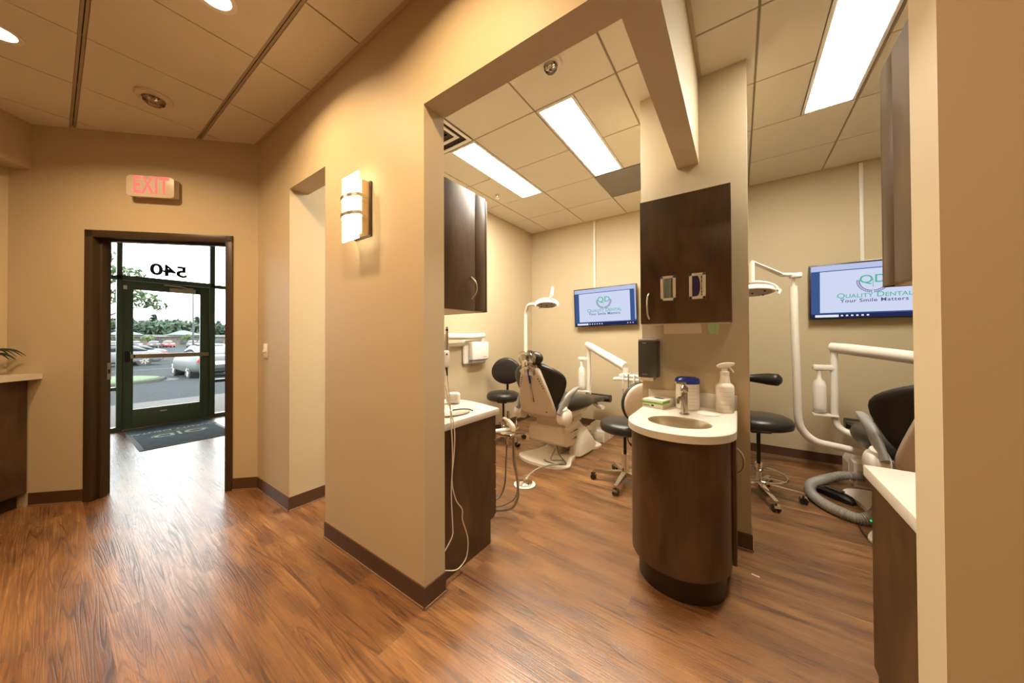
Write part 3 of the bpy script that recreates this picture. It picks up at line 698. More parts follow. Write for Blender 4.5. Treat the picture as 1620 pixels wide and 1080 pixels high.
# mat by the door
mt = thing('door_mat', 'blue-grey entrance mat with pale logo in front of the glass door', 'mat', (-6.42, 1.02, 0))
t = MB(); t.box((-.74, -.43, .0005), (.74, .45, .008), .003); t.build('rubber_edge', mat('mat_rubber', (.03, .035, .04), .6), mt)
t = MB(); t.box((-.70, -.39, .008), (.70, .41, .012), .002); t.build('carpet', mat('mat_carpet', (.075, .11, .15), .95, var=.45, vscale=9), mt)
Mm = mat('mat_print', (.55, .68, .55), .9)
F = lambda x: frame((0, -1, 0), (1, 0, 0), (x, .01, .0125))
txt('mat_lettering', 'Quality Dental', .13, Mm, F(-.22), mt, ext=.0004, bold=.002, smallcaps=True)
txt('mat_lettering', 'Q|D', .22, Mm, F(.10), mt, ext=.0004, bold=.003, sx=1.3)
t = MB(); t.tube([(.12-.20*math.sin(a), .01+.27*math.cos(a), .0125) for a in [R(-10+20*k) for k in range(11)]], .006, 6); t.build('mat_wreath', Mm, mt)

# plant on the counter
pl = thing('potted_plant', 'small dark-leaved plant in a pale pot on the reception counter, left edge', 'plant', (-4.52, -.285, 1.0305))
t = MB(); t.lathe([(0, 0), (.035, 0), (.058, .085), (.052, .085), (.04, .07), (0, .07)], seg=28); t.build('pot', M_cream, pl)
t = MB()
for k in range(22):
    a = k*2.4; L_ = .11+.05*random.random(); up = .10+.06*random.random(); d = Vector((math.cos(a), math.sin(a), 0))
    P = [Vector((0, 0, .07)), d*L_*.35+Vector((0, 0, .07+up*.75)), d*L_*.8+Vector((0, 0, .07+up*.8)), d*L_*1.15+Vector((0, 0, .05+up*.6))]
    P = catmull(P, 4); t.tube(P, [.0015+.006*math.sin(PI*min(1, j/(len(P)-1)+.05)) for j in range(len(P))], 5)
t.build('foliage', mat('dark_leaf', (.012, .022, .01), .4), pl)

# ------------------------------------------------------------------ stools
def stool_base(o, foot=False, z1=.45):
    hub = MB(); hub.lathe([(.036, .06), (.042, .08), (.034, .12), (.029, .14), (.029, .26), (0, .26)], seg=24); hub.build('hub', M_chrome, o)
    t = MB(); t.cyl((0, 0, .24), (0, 0, z1), .014); t.build('gas_column', M_black, o)
    for k in range(5):
        a = 2*PI*k/5+.3; d = Vector((math.cos(a), math.sin(a), 0)); n_ = Vector((-d.y, d.x, 0))
        t = MB(); t.loft([[p+n_*w*sx+Vector((0, 0, z)) for sx, z in ((-1, z0), (1, z0), (1, zt), (-1, zt))] for p, w, z0, zt in ((d*.025, .022, .065, .105), (d*.16, .017, .068, .093), (d*.285, .013, .066, .082))])
        leg = t.build('leg', M_chrome if foot != 'b' else M_nickel, o)
        t = MB(); p = d*.275
        for s_w in (-1, 1): t.cyl(p+n_*s_w*.008+Vector((0, 0, .027)), p+n_*s_w*.022+Vector((0, 0, .027)), .026, seg=20)
        t.cyl(p+Vector((0, 0, .027)), p+Vector((0, 0, .07)), .007, seg=10); t.mi = 1
        t.loft([[p+n_*y+d*x+Vector((0, 0, z)) for x, z in ((-.022, .034), (.026, .034), (.022, .052), (-.016, .056))] for y in (-.02, .02)])
        t.build('caster', [M_black, M_chrome], leg)
    if foot and foot != 'b':
        t = MB(); t.tube([(.185*math.cos(a), .185*math.sin(a), .17) for a in [2*PI*k/40 for k in range(41)]], .0085, 10, cap=False)
        for a in (.2, 2.3, 4.4): t.tube([(.028*math.cos(a), .028*math.sin(a), .15), (.185*math.cos(a), .185*math.sin(a), .17)], .006, 8)
        t.build('foot_ring', M_chrome, o)
    t = MB(); t.box((-.07, -.06, z1-.015), (.07, .06, z1+.006), .004); t.tube([(.03, 0, z1-.01), (.12, -.06, z1-.035), (.20, -.10, z1-.03)], .005, 8, smooth=3); t.cyl((.16, -.08, z1-.033), (.215, -.108, z1-.028), .010); t.build('seat_plate', M_black, o)
def pad(rx, ry, z0, h, k=3.0, dome=.012, n=36):
    """soft round pad"""
    rings = []
    for sc, z in ((.86, 0), (.97, .12), (1.0, .42), (.985, .72), (.93, .92), (.75, 1.0)):
        rings.append([(rx*sc*math.cos(a), ry*sc*math.sin(a), z0+h*z+(dome if z == 1 else 0)) for a in [2*PI*i/n for i in range(n)]])
    rings.append([(rx*.35*math.cos(a), ry*.35*math.sin(a), z0+h+dome*1.6) for a in [2*PI*i/n for i in range(n)]])
    return rings
sA = thing('rolling_stool', 'black rolling stool with round backrest behind the left treatment chair', 'stool', (-2.43, 3.25, 0), R(110))
stool_base(sA, True, .50)
t = MB(); t.loft(pad(.20, .21, .52, .085)); t.build('seat', M_vinyl, sA, ang=60)
t = MB(); rr = []
for y, sc in ((0, .9), (.012, 1), (.035, 1), (.05, .88), (.056, .5)):
    rr.append([(.17+.0-y+.02*(math.sin(a))**2*0-.03*math.cos(a)**2*0, .20*sc*math.cos(a)*(1-.10*math.sin(a)), .865+.172*sc*math.sin(a)) for a in [2*PI*i/32 for i in range(32)]])
t.loft(rr); t.build('backrest', M_vinyl, sA, ang=60)
t = MB(); t.tube([(.05, 0, .50), (.14, 0, .505), (.19, 0, .56), (.195, 0, .72), (.19, 0, .82)], .016, 10, smooth=4); t.build('back_bracket', M_black, sA)
sB = thing('rolling_stool', 'black rolling stool with cream-shelled backrest half behind the sink pier', 'stool', (-.84, 2.93, 0), R(-35))
stool_base(sB, 'b', .44)
t = MB(); t.loft(pad(.225, .21, .46, .085)); t.build('seat', M_vinyl, sB, ang=60)
t = MB(); rr = []; rs = []
def dish(off, sc, n=36):
    out = []
    for i in range(n):
        a = 2*PI*i/n; y = .17*sc*math.cos(a); z = .742+.178*sc*math.sin(a); x = .215+off-.9*(y*y); out.append((x, y, z))
    return out
t.loft([dish(-.045, .6), dish(-.045, .88), dish(-.03, .98), dish(-.008, 1.0), dish(0, .97)]); bk = t.build('backrest', M_vinyl, sB, ang=60)
t = MB(); t.loft([dish(-.005, .955), dish(.006, .95), dish(.02, .86), dish(.024, .5), dish(.024, .1)]); t.build('back_shell', M_cream, bk, ang=60)
t = MB(); t.tube([(.05, 0, .44), (.17, 0, .45), (.215, 0, .52), (.21, 0, .62)], .014, 10, smooth=4); t.box((-.05, .07, .42), (.05, .11, .46), .004); t.build('back_bracket', M_cream, sB)
sC = thing('rolling_stool', 'black rolling stool with a curved torso arm, right of the sink pier', 'stool', (.125, 3.33, 0), R(200))
stool_base(sC, True, .53)
t = MB(); t.loft(pad(.235, .215, .555, .085)); t.build('seat', M_vinyl, sC, ang=60)
t = MB(); ar = [(.25*math.cos(a), .25*math.sin(a), .925) for a in [R(-10-20*k) for k in range(8)]]
t.tube(ar, .032, 14, smooth=3, rf=lambda u: (.028+.024*max(0, min(1, (u-.6)/.25)))*(1 if .01 < u < .985 else .6)); t.build('torso_arm', M_vinyl, sC, ang=60)
t = MB(); t.tube([(.05, 0, .53), (.2, .03, .53), (.262, .0, .60), (.262, -.01, .80), (.25, -.02, .91)], .011, 10, smooth=4); t.build('arm_bracket', M_chrome, sC)

# ------------------------------------------------------------------ treatment chair
def sect(pts, fn): return [fn(*p) for p in pts]
def dental_chair(label, loc):
    o = thing('treatment_chair', label, 'treatment chair', loc)
    # base plate (outline, symmetric about x=0; -y is the head end)
    half = [(.0, -.49), (.10, -.485), (.20, -.455), (.285, -.40), (.31, -.34), (.285, -.27), (.235, -.15), (.215, .0), (.22, .15), (.25, .28), (.29, .40), (.275, .48), (.20, .53), (.08, .545)]
    sm = [Vector((x, y)) for x, y in half]; sm = [(p.x, p.y) for p in catmull(sm, 3)]
    outl = sm+[(-x, y) for x, y in sm[::-1] if x > .001]
    t = MB(); t.prism(outl, 0, .028, .010, seg=3); bp = t.build('base_plate', M_white, o)
    t = MB(); arch = []
    for k in range(6):
        u = k/5; 
    for yy, w, h in ((-.06, .03, .03), (-.05, .06, .12), (-.01, .07, .22), (.08, .075, .27), (.18, .075, .27), (.30, .07, .16), (.40, .045, .05)):
        arch.append([(.20+w*math.cos(a), yy, .02+h*max(0, math.sin(a))**.6) for a in [PI*i/12 for i in range(13)]])
    t.loft(arch); t.build('lift_cover', M_white, o, ang=50)
    # lift housing
    t = MB(); t.loft([[(x*w, y, z) for x, z in ((-1, z0), (1, z0), (1, z1-.03), (.85, z1), (-.85, z1), (-1, z1-.03))] for y, w, z0, z1 in ((-.30, .22, .20, .33), (-.27, .23, .17, .36), (-.10, .22, .15, .36), (-.02, .20, .15, .36), (.25, .12, .10, .33), (.38, .12, .03, .22))]); hs = t.build('lift_housing', M_cream, o, ang=25); t = MB(); t.box((.205, -.20, .295), (.224, .0, .30)); t.box((.205, -.22, .215), (.222, -.02, .22)); t.build('cover_slot', M_dgrey, hs)
    t = MB(); t.box((-.06, -.18, .026), (.06, .1, .19), .01); t.box((-.14, -.27, .34), (.14, .25, .43), .01); t.mi = 1; t.box((-.17, -.22, .38), (.17, .0, .415), .01); t.build('lift_column', [M_cream, M_dgrey], o)
    # seat tub
    t = MB(); t.loft([[(x*w, y, z) for x, z in ((-.8, z0), (.8, z0), (1, z0+.05), (1, z1), (-1, z1), (-1, z0+.05))] for y, w, z0, z1 in ((-.38, .20, .46, .52), (-.30, .24, .43, .54), (.1, .24, .41, .53), (.30, .20, .44, .52))]); t.build('seat_tub', M_cream, o)
    # seat + leg cushion, one upholstered pad
    t = MB(); rg = []
    for y, w, z0, z1 in ((-.40, .16, .52, .60), (-.34, .24, .51, .65), (-.1, .30, .49, .67), (.12, .305, .49, .665), (.27, .28, .485, .645), (.40, .21, .49, .60), (.68, .18, .465, .555), (.96, .175, .435, .52)):
        rg.append([(w*math.copysign(abs(math.cos(a))**.55, math.cos(a)), y, (z0+z1)/2+(z1-z0)/2*math.copysign(abs(math.sin(a))**.7, math.sin(a))) for a in [2*PI*i/20 for i in range(20)]])
    t.loft(rg); t.build('seat_cushion', M_vinyl, o, ang=60, sub=1)
    t = MB(); t.tube([(-.175, 1.02, .468), (.175, 1.02, .468)], .05, 18); t.mi = 1; t.box((-.17, .66, .482), (.17, 1.04, .52), .012, rot=Matrix.Rotation(R(-8), 3, 'X')); t.build('foot_roll', [M_vinyl, M_dgrey], o)
    # back : plane leaning, s up along the back
    def BP(x, s, n): # n = towards the patient (+y)
        a = R(-17); return (x, -.46+math.sin(a)*s+math.cos(a)*n, .52+math.cos(a)*s-math.sin(a)*n)
    prof = [(-.03, .15, .02), (.06, .20, .03), (.16, .265, .055), (.27, .315, .075), (.355, .325, .08), (.42, .275, .06), (.475, .19, .03), (.515, .10, .01), (.53, .05, .0)]
    t = MB(); rg = []
    for s_, w, wing in prof:
        r_ = []
        n2 = 24
        for i in range(n2):
            u = 2*PI*i/n2; cx_ = math.copysign(abs(math.cos(u))**.6, math.cos(u)); th = .035*math.copysign(abs(math.sin(u))**.8, math.sin(u))
            r_.append(BP(w*cx_, s_, .075+th+wing*abs(cx_)**2.2))
        rg.append(r_)
    t.loft(rg); t.build('back_cushion', M_vinyl, o, ang=60, sub=1)
    # shell behind
    prof = [(-.035, .185, .02), (0, .222, .0), (.1, .215, -.008), (.25, .180, -.01), (.38, .142, -.006), (.46, .112, .002), (.495, .09, .012)]
    t = MB(); rg = []
    for s_, w, b_ in prof:
        rg.append([BP(w*math.copysign(abs(math.cos(u))**.45, math.cos(u)), s_, b_+.03+.032*math.copysign(abs(math.sin(u))**.6, math.sin(u))) for u in [2*PI*i/24 for i in range(24)]])
    t.loft(rg); sh = t.build('back_shell', M_cream, o, ang=60, sub=1)
    # dimple, grip plates, buttons
    t = MB()
    cp = [BP(.035*math.cos(a)+.01, .16+.05*math.sin(a) if math.sin(a) < 0 else .40+.03*math.sin(a), -.0125+0*a) for a in [2*PI*i/24 for i in range(25)]]
    t.tube(cp, .0022, 6, cap=False); t.build('shell_seam', M_cream, sh)
    for sx in (-1, 1):
        for k in range(5):
            t = MB(); s_ = .39-k*.024; t.ball(BP(sx*(.098+.011*k), s_, -.0075+.0015*k*0), .006, 8); t.build('touch_button', M_ink, sh)
    t = MB(); t.cyl(BP(.13, .04, -.016), BP(.13, .04, -.004), .005, seg=10); t.build('touch_button', M_ink, sh)
    t = MB(); t.tube([BP(.0, .49, -.012), BP(.0, .42, -.018), BP(.002, .34, -.018)], .0085, 8); t.build('blue_cord', M_blue, sh)
    t = MB(); t.tube([BP(.002, .34, -.018), BP(.004, .24, -.017), BP(.004, .17, -.017)], .003, 6); t.mi = 1; t.tube([BP(.004, .18, -.017), BP(.004, .14, -.017)], .004, 6); t.build('hanging_cord', [M_greyp, M_ink], sh)
    # headrest
    t = MB(); t.tube([BP(.0, .42, .03), BP(.0, .52, .02), BP(.0, .585, .03)], [.022, .022, .018], 12); t.box(*[(-.028, -.675, 1.045-.035), (.028, -.62, 1.045+.03)], .008); t.build('headrest_post', M_chrome, o)
    t = MB(); t.ball(BP(.04, .575, .075), (.10, .05, .068), 20); t.build('headrest', M_vinyl, o, ang=60)
    # clear wrap, crumpled
    random.seed(11); t = MB(); rg = []
    for s_, w, dp in ((.435, .115, .05), (.47, .085, .05), (.51, .07, .055), (.555, .085, .06), (.60, .09, .065), (.635, .075, .055), (.65, .05, .035)):
        rg.append([BP(-.012+(w*1.15+random.uniform(-.018, .016))*math.cos(u), s_+random.uniform(-.012, .012), .035+(dp+random.uniform(-.012, .012))*math.sin(u)) for u in [2*PI*i/26 for i in range(26)]])
    t.loft(rg, cap=False); t.build('clear_wrap', WRAP, o, ang=12)
    # hinge covers and armrests
    for sx in (-1, 1):
        t = MB(); t.tube([(sx*.225, -.37, .50), (sx*.30, -.37, .50)], .075, 24); t.ball((sx*.30, -.37, .50), (.035, .085, .085), 20); t.tube([(sx*.27, -.37, .54), (sx*.275, -.40, .60)], [.06, .035], 16); t.build('hinge_cover', M_white, o, ang=50)
        t = MB(); pr = [((sx*.255, -.43, .53), .13, .022), ((sx*.268, -.38, .62), .115, .024), ((sx*.28, -.31, .695), .085, .026), ((sx*.29, -.25, .735), .055, .028), ((sx*.296, -.18, .765), .032, .028), ((sx*.30, -.14, .775), .015, .022)]; P = [Vector(p[0]) for p in pr]; rg = []
        for i, (p, a_, b_) in enumerate(pr):
            T = (P[min(i+1, 5)]-P[max(i-1, 0)]).normalized(); X = Vector((1, 0, 0)); B = T.cross(X).normalized()
            rg.append([Vector(p)+X*b_*math.cos(u)+B*a_*.55*math.sin(u) for u in [2*PI*k/14 for k in range(14)]])
        t.loft(rg); t.build('armrest', M_greyp, o, ang=60)
    return o
def wrapmat():
    m = bpy.data.materials.new('clear_wrap'); m.use_nodes = True; nt = m.node_tree; nt.nodes.clear()
    t = nt.nodes.new('ShaderNodeBsdfTransparent'); t.inputs[0].default_value = (.86, .84, .8, 1)
    g = nt.nodes.new('ShaderNodeBsdfGlossy'); g.inputs['Roughness'].default_value = .12; g.inputs[0].default_value = (.9, .87, .82, 1)
    x = nt.nodes.new('ShaderNodeMixShader'); x.inputs[0].default_value = .5; o = nt.nodes.new('ShaderNodeOutputMaterial')
    nt.links.new(t.outputs[0], x.inputs[1]); nt.links.new(g.outputs[0], x.inputs[2]); nt.links.new(x.outputs[0], o.inputs[0]); return m
WRAP = wrapmat()
c1 = dental_chair('black treatment chair with cream back shell and wrapped headrest, left room', (-1.665, 3.30, 0)); c1.rotation_euler.z = R(-4)
c2 = copy_tree(c1); c2.location = (.975, 3.30, 0); c2.rotation_euler.z = R(-1); c2['label'] = 'black treatment chair cut by the right pillar, beside the ribbed grey hose'

# exam lights
def exam_light(label, post, yz, bend, head, ang, flip=1):
    """post foot chain, pivot, head position"""
    o = thing('exam_lamp', label, 'lamp')
    return o
eL = thing('exam_lamp', 'white exam lamp on a bent post behind the left treatment chair', 'lamp', (-2.33, 3.62, 0))
t = MB(); t.tube([(.50, -.10, .33), (.30, -.05, .37), (.12, 0, .43), (.02, 0, .50), (0, 0, .62), (0, 0, 1.0), (0, 0, 1.52), (.015, -.01, 1.64), (.08, -.05, 1.715), (.20, -.13, 1.715), (.36, -.25, 1.69)], .023, 16, smooth=4); t.build('post', M_white, eL)
t = MB(); t.tube([(.36, -.25, 1.66), (.50, -.36, 1.69), (.60, -.41, 1.74), (.63, -.42, 1.86)], [.02, .02, .018, .014], 12, smooth=4); t.build('arm', M_white, eL)
def lamp_head(o, c, rz, w=.15, tilt=R(-24)):
    h = MB(); M_ = Matrix.Rotation(rz, 3, 'Z') @ Matrix.Rotation(tilt, 3, 'X')
    h.lathe([(0, .035), (.6, .033), (.92, .02), (1, 0), (.97, -.012), (0, -.012)], seg=32, sx=w, sy=w*.62, M=M_, c=c); hd = h.build('lamp_head', M_white, o, ang=50)
    t = MB(); t.lathe([(0, -.013), (.86, -.013), (.84, -.017), (0, -.017)], seg=32, sx=w, sy=w*.62, M=M_, c=c); t.build('lamp_face', mat('lamp_face', (.42, .36, .29), .3), hd)
    for px, py in ((0, 0), (.5, .3), (-.5, .3), (.5, -.3), (-.5, -.3)):
        p = Vector(c)+M_ @ Vector((px*w, py*w, -.018)); t = MB(); t.ball(p, .008, 8); t.build('lamp_bulb', M_ink, hd)
    t = MB(); t.tube([Vector(c)+M_ @ Vector((w*1.08*math.cos(a), 0, .075*math.sin(a)+.0)) for a in [R(-8+19.6*k) for k in range(11)]], .008, 8, smooth=2)
    for sx in (-1, 1):
        t.tube([Vector(c)+M_ @ Vector(p) for p in ((sx*w*1.08, 0, 0), (sx*w*1.12, -.04, -.02), (sx*w*1.04, -.055, -.055))], [.011, .008, .006], 8)
    t.build('yoke', M_white, o)
    return hd
lamp_head(eL, (.58, -.47, 1.665), R(28), .115)
t = MB(); t.tube([(.60, -.44, 1.73), (.63, -.43, 1.76), (.635, -.43, 1.86)], [.012, .016, .015], 10); t.build('hanger', M_white, eL)
eR = thing('exam_lamp', 'white exam lamp on a tall post standing right of the sink pier', 'lamp', (.385, 3.42, 0))
t = MB(); t.tube([(.52, .05, .40), (.36, .03, .43), (.20, .01, .455), (.10, 0, .475), (.03, 0, .54), (.0, 0, .64), (-.005, 0, .9), (-.015, 0, 1.3), (-.02, 0, 1.70)], .027, 16, smooth=5); t.cyl((-.02, 0, 1.68), (-.02, 0, 1.79), .012); t.build('post', M_white, eR)
t = MB(); t.box((-.045, -.04, 1.765), (.03, .03, 1.80), .006); t.tube([(-.02, 0, 1.79), (-.12, -.14, 1.78)], .016, 12); t.tube([(-.11, -.13, 1.785), (-.30, -.40, 1.855)], [.018, .016], 4); t.build('arm', M_white, eR)
t = MB(); t.tube([(-.30, -.40, 1.85), (-.30, -.41, 1.70)], .018, 12); t.build('hanger', M_white, eR)
lamp_head(eR, (-.30, -.42, 1.635), R(5), .14, R(-14))

# delivery units
def delivery(label, loc, arm_end, tray=True):
    o = thing('delivery_unit', label, 'dental unit', loc)
    bx = arm_end[0]; 
    t = MB(); sgn = 1
    t.tube([(0, 0, 1.18), (0, 0, .80), (0, 0, .58), (.03, -.02, .48), (.14, -.08, .43), (.24, -.16, .43)], .026, 16, smooth=4); t.build('post', M_white, o)
    t = MB(); A = Vector((-.02, .0, 1.20)); B = Vector(arm_end); t.tube([A+(B-A)*k/8 for k in range(9)], [.036]+[.044]*7+[.04], 18)
    D_ = (B-A).normalized(); t.tube([A+Vector((0, 0, -.035)), B+Vector((0, 0, -.04))], .016, 10); t.build('arm', M_white, o, ang=50)
    t = MB(); t.box((-.145, -.03, .985), (.0, .03, 1.035), .015); t.cyl((-.10, 0, .94), (-.10, 0, .99), .018); t.mi = 1; t.cyl((-.147, 0, 1.01), (-.142, 0, 1.01), .01, seg=12); t.build('bottle_bracket', [M_white, M_greyp], o); t = MB(); t.box((-.15, -.05, .575), (.02, .05, .59), .004); t.build('bottle_shelf', M_white, o)
    t = MB(); t.lathe([(0, 0), (.03, .0), (.046, .012), (.048, .05), (.048, .24), (.04, .28), (.018, .31), (.017, .345), (0, .345)], c=(-.10, 0, .60), seg=28); t.build('water_bottle', M_white, o, ang=50)
    if tray:
        E = B
        t = MB(); t.box((E.x-.05, E.y-.08, E.z-.10), (E.x+.32, E.y+.10, E.z-.065), .012); t.box((E.x-.1, E.y-.1, E.z-.13), (E.x+.3, E.y-.02, E.z-.10), .01); t.cyl((E.x, E.y, E.z-.08), (E.x, E.y, E.z-.01), .03); t.build('instrument_tray', M_white, o)
        t = MB(); t.box((E.x+.05, E.y-.06, E.z-.064), (E.x+.28, E.y+.09, E.z-.058), .002); t.build('tray_mat', M_greyp, o)
        for k in range(4):
            x = E.x+.0+.05*k; t = MB(); t.tube([(x, E.y-.09, E.z-.06), (x+.005, E.y-.115, E.z-.14), (x, E.y-.10, E.z-.20)], [.009, .007, .006], 8); hp = t.build('handpiece', M_chrome if k % 2 else M_white, o)
            t = MB(); t.tube([(x, E.y-.10, E.z-.20), (x+.004, E.y-.09, E.z-.28), (x+.02, E.y-.03, E.z-.32), (x+.03, E.y+.03, E.z-.20), (x+.03, E.y+.03, E.z-.12)], .004, 6, smooth=4); t.build('handpiece_hose', M_gcable, hp)
    return o
delivery('white delivery unit with water bottle and instrument tray, in front of the left television', (-1.62, 4.05, 0), (.70, -.79, 1.0))
delivery('white delivery unit with hanging water bottle, in front of the right television', (.70, 4.02, 0), (.75, -.62, 1.075), True)
# floor boxes
def fbox(label, loc, w, d, h):
    o = thing('utility_box', label, 'utility box', loc)
    t = MB(); t.box((-w/2, -d/2, .001), (w/2, -d*.05, h*.8), .004); t.loft([[(x*w/2*k, d*.2+y*d*.3*k2, z) for x, y in ((-1, -1), (1, -1), (1, 1), (-1, 1))] for z, k, k2 in ((0.001, 1.05, .98), (h*.6, 1.05, .98), (h, .8, .7))]); t.build('cover', M_white, o, ang=15)
    t = MB(); t.box((-w/2+.02, -d/2-.002, .02), (w/2-.02, -d/2+.001, h*.55), .001); t.build('access_panel', M_cream, o); return o
fbox('white utility box on the floor behind the left treatment chair', (-1.50, 4.10, 0), .28, .44, .165)
fbox('white utility box on the floor where the ribbed hose starts', (.93, 4.12, 0), .26, .34, .26)
# foot pedals
fp = thing('foot_pedal', 'round metal foot pedal with a cord, in front of the left treatment chair', 'pedal', (-1.56, 2.395, 0))
t = MB(); t.lathe([(0, 0), (.092, 0), (.095, .006), (.078, .012), (0, .012)], seg=40); t.build('base', M_white, fp)
t = MB(); t.lathe([(.066, .012), (.069, .024), (.05, .036), (0, .042)], seg=36); t.tube([(0, 0, .03), (-.015, .03, .05)], [.012, .006], 10); t.build('pedal_disc', M_chrome, fp)
t = MB(); t.tube([(-.01, .04, .03), (-.02, .12, .045), (.0, .25, .06), (.05, .42, .05), (.10, .52, .045), (.09, .60, .04), (.02, .58, .04), (-.02, .55, .04), (-.06, .60, .04), (-.08, .72, .08), (-.05, .80, .20)], .0085, 10, smooth=6); t.build('cord', M_hose, fp)
o = MB(); o.tube([(-1.60, 3.08, .24), (-1.55, 3.02, .10), (-1.45, 2.97, .045), (-1.42, 2.92, .042), (-1.47, 2.88, .042), (-1.58, 2.87, .042), (-1.65, 2.90, .042)], .005, 8, smooth=6); tag(o.build('power_cable', M_dgrey), 'thin dark cable lying on the left treatment chair base', 'cable')
fp2 = thing('foot_pedal', 'long black foot pedal inside the loop of ribbed hose', 'pedal', (.625, 3.60, 0), R(-45))
t = MB(); t.loft([[(x, y*w, z) for y, z in ((-1, .002), (1, .002), (1, zt*.7), (.6, zt), (-.6, zt), (-1, zt*.7))] for x, w, zt in ((-.125, .02, .03), (-.11, .035, .05), (0, .042, .062), (.10, .036, .05), (.125, .02, .03))]); t.build('body', M_black, fp2)
t = MB(); t.box((-.07, -.026, .062), (.05, .026, .074), .006); t.build('tread', M_dgrey, fp2)
t = MB(); t.tube([(-.02, .03, .02), (.03, .09, .012), (.10, .16, .012), (.12, .26, .012), (.22, .30, .02)], .009, 8, smooth=5); t.build('cord', M_cable, fp2)
# ribbed hose
h = MB(); P = catmull([Vector(p) for p in ((.86, 3.96, .09), (.74, 3.96, .08), (.60, 3.88, .04), (.50, 3.72, .037), (.465, 3.52, .037), (.50, 3.36, .037), (.58, 3.24, .037), (.68, 3.19, .04), (.76, 3.22, .09), (.80, 3.28, .19), (.83, 3.32, .33), (.86, 3.34, .44))], 52)
h.tube(P, [.034+.0045*math.sin(i*1.05) for i in range(len(P))], 16); tag(h.build('suction_hose', M_hose, ang=40), 'thick ribbed grey hose looping on the floor around the black pedal', 'hose')
t = MB(); t.ball((.70, 3.075, .085), .006, 8); o = t.build('indicator_lamp', emis('green_led', (.0, .8, .25), 1.2)); o.parent = c2; o.location = (-.97, -3.30, 0)
t = MB(); t.tube([(.66, 3.18, .008), (.66, 3.02, .006), (.70, 2.86, .006), (.80, 2.70, .006), (.9, 2.5, .006)], .0045, 6, smooth=6); tag(t.build('power_cable', M_black), 'thin black cable on the floor in front of the ribbed hose', 'cable')

# ------------------------------------------------------------------ left room wall and counter items
xr = thing('xray_unit', 'white x-ray box with a folding arm on the left room side wall', 'x-ray unit', (-2.779, 3.07, 1.12))
t = MB(); t.box((0, -.20, -.155), (.04, .20, .155), .025, seg=3); t.build('wall_plate', M_white, xr)
t = MB(); t.box((.035, -.125, -.105), (.12, .185, .125), .02, seg=3); t.mi = 1; t.box((.035, -.115, -.14), (.10, .14, -.108), .004); t.build('control_box', [M_white, M_greyp], xr)
print_bars('maker_label', frame((0, 1, 0), (0, 0, 1), (.1202, .10, -.065)), .07, .012, 1, mat('red_print', (.5, .03, .02), .5), xr, 6)
t = MB(); t.tube([(.06, .11, .13), (.07, .11, .185)], .03, 16); t.tube([(.07, .13, .20), (.10, -.2, .19), (.14, -.62, .19)], [.034, .036, .036], 16); t.tube([(.02, -.19, .10), (.07, -.6, .09)], .028, 12); t.build('arm', M_white, xr)
# handpiece holder with camera and cables
ih = thing('camera_handpiece', 'pale handheld camera in a holder at the wall edge with two hanging cables', 'camera', (-1.275, YI, 1.14))
t = MB(); t.box((-.022, .0, .0), (.018, .055, .09), .010, seg=3); t.mi = 1; t.ball((.0185, .03, .07), .005, 8); t.build('holder', [M_white, M_ink], ih)
t = MB(); t.tube([(-.002, .045, .05), (-.002, .047, .12), (-.002, .05, .17), (-.002, .05, .215)], [.014, .012, .008, .0065], 14); t.mi = 1; t.tube([(-.002, .05, .193), (-.002, .05, .203)], .008, 12); t.mi = 2; t.tube([(0, .045, .0), (.003, .047, -.045)], [.007, .004], 10); t.build('camera_wand', [M_nickel, M_blue, M_dgrey], ih)
def W(pts): return [Vector(p)-Vector((-1.275, YI, 1.14)) for p in pts]
t = MB(); t.tube(W([(-1.272, 1.205, 1.10), (-1.262, 1.215, .94), (-1.262, 1.232, .668), (-1.262, 1.222, .47), (-1.262, 1.231, .30), (-1.262, 1.228, .24), (-1.262, 1.176, .19)]), .0032, 8, smooth=6); t.build('cable', M_cable, ih)
t = MB(); t.tube(W([(-1.262, 1.175, 1.06), (-1.262, 1.184, 1.039), (-1.262, 1.21, .942), (-1.262, 1.247, .80), (-1.262, 1.242, .665), (-1.262, 1.227, .535), (-1.262, 1.255, .423), (-1.262, 1.303, .35), (-1.262, 1.306, .289), (-1.262, 1.345, .18), (-1.262, 1.347, .101), (-1.262, 1.322, .055), (-1.262, 1.258, .044), (-1.262, 1.176, .089)]), .0032, 8, smooth=6); t.build('cable', M_cable, ih)
# counter items
sp = thing('desk_speaker', 'small rounded white speaker on the left room counter', 'speaker', (-1.63, 1.60, .8405), R(40))
t = MB(); t.box((-.048, -.03, 0), (.048, .03, .078), .022, seg=4); t.build('body', M_white, sp)
t = MB()
for k in range(7):
    a = R(200+k*23.3); t.ball((.03*math.cos(a), -.0305, .05+.022*math.sin(a)), .0022, 6)
t.build('sound_holes', M_ink, sp)
bx_ = MB(); bx_.box((-.04, -.03, 0), (.04, .03, .035), .004); bx_.mi = 1; bx_.box((-.041, -.031, .006), (.041, .031, .024), .002); o = bx_.build('small_box', [M_white, M_black]); o.location = (-1.72, 1.50, .8405); tag(o, 'small black and white device on the counter beside the white speaker', 'device')
tr = thing('instrument_dish', 'oval glass dish with a dark pen across it on the left room counter', 'dish', (-1.41, 1.375, .8405), R(75))
t = MB(); t.lathe([(0, .002), (.85, .002), (1, .009), (1.03, .010), (1, .006), (.86, 0), (0, 0)], seg=36, sx=.115, sy=.07); t.build('dish', mat('pale_dish', (.55, .52, .42), .15), tr)
o = MB(); o.tube([(-1.43, 1.395, .857), (-1.395, 1.435, .861), (-1.365, 1.465, .859), (-1.345, 1.487, .848)], .004, 8, smooth=4); tag(o.build('dark_pen', M_ink), 'thin curved dark instrument resting on the oval dish', 'instrument')
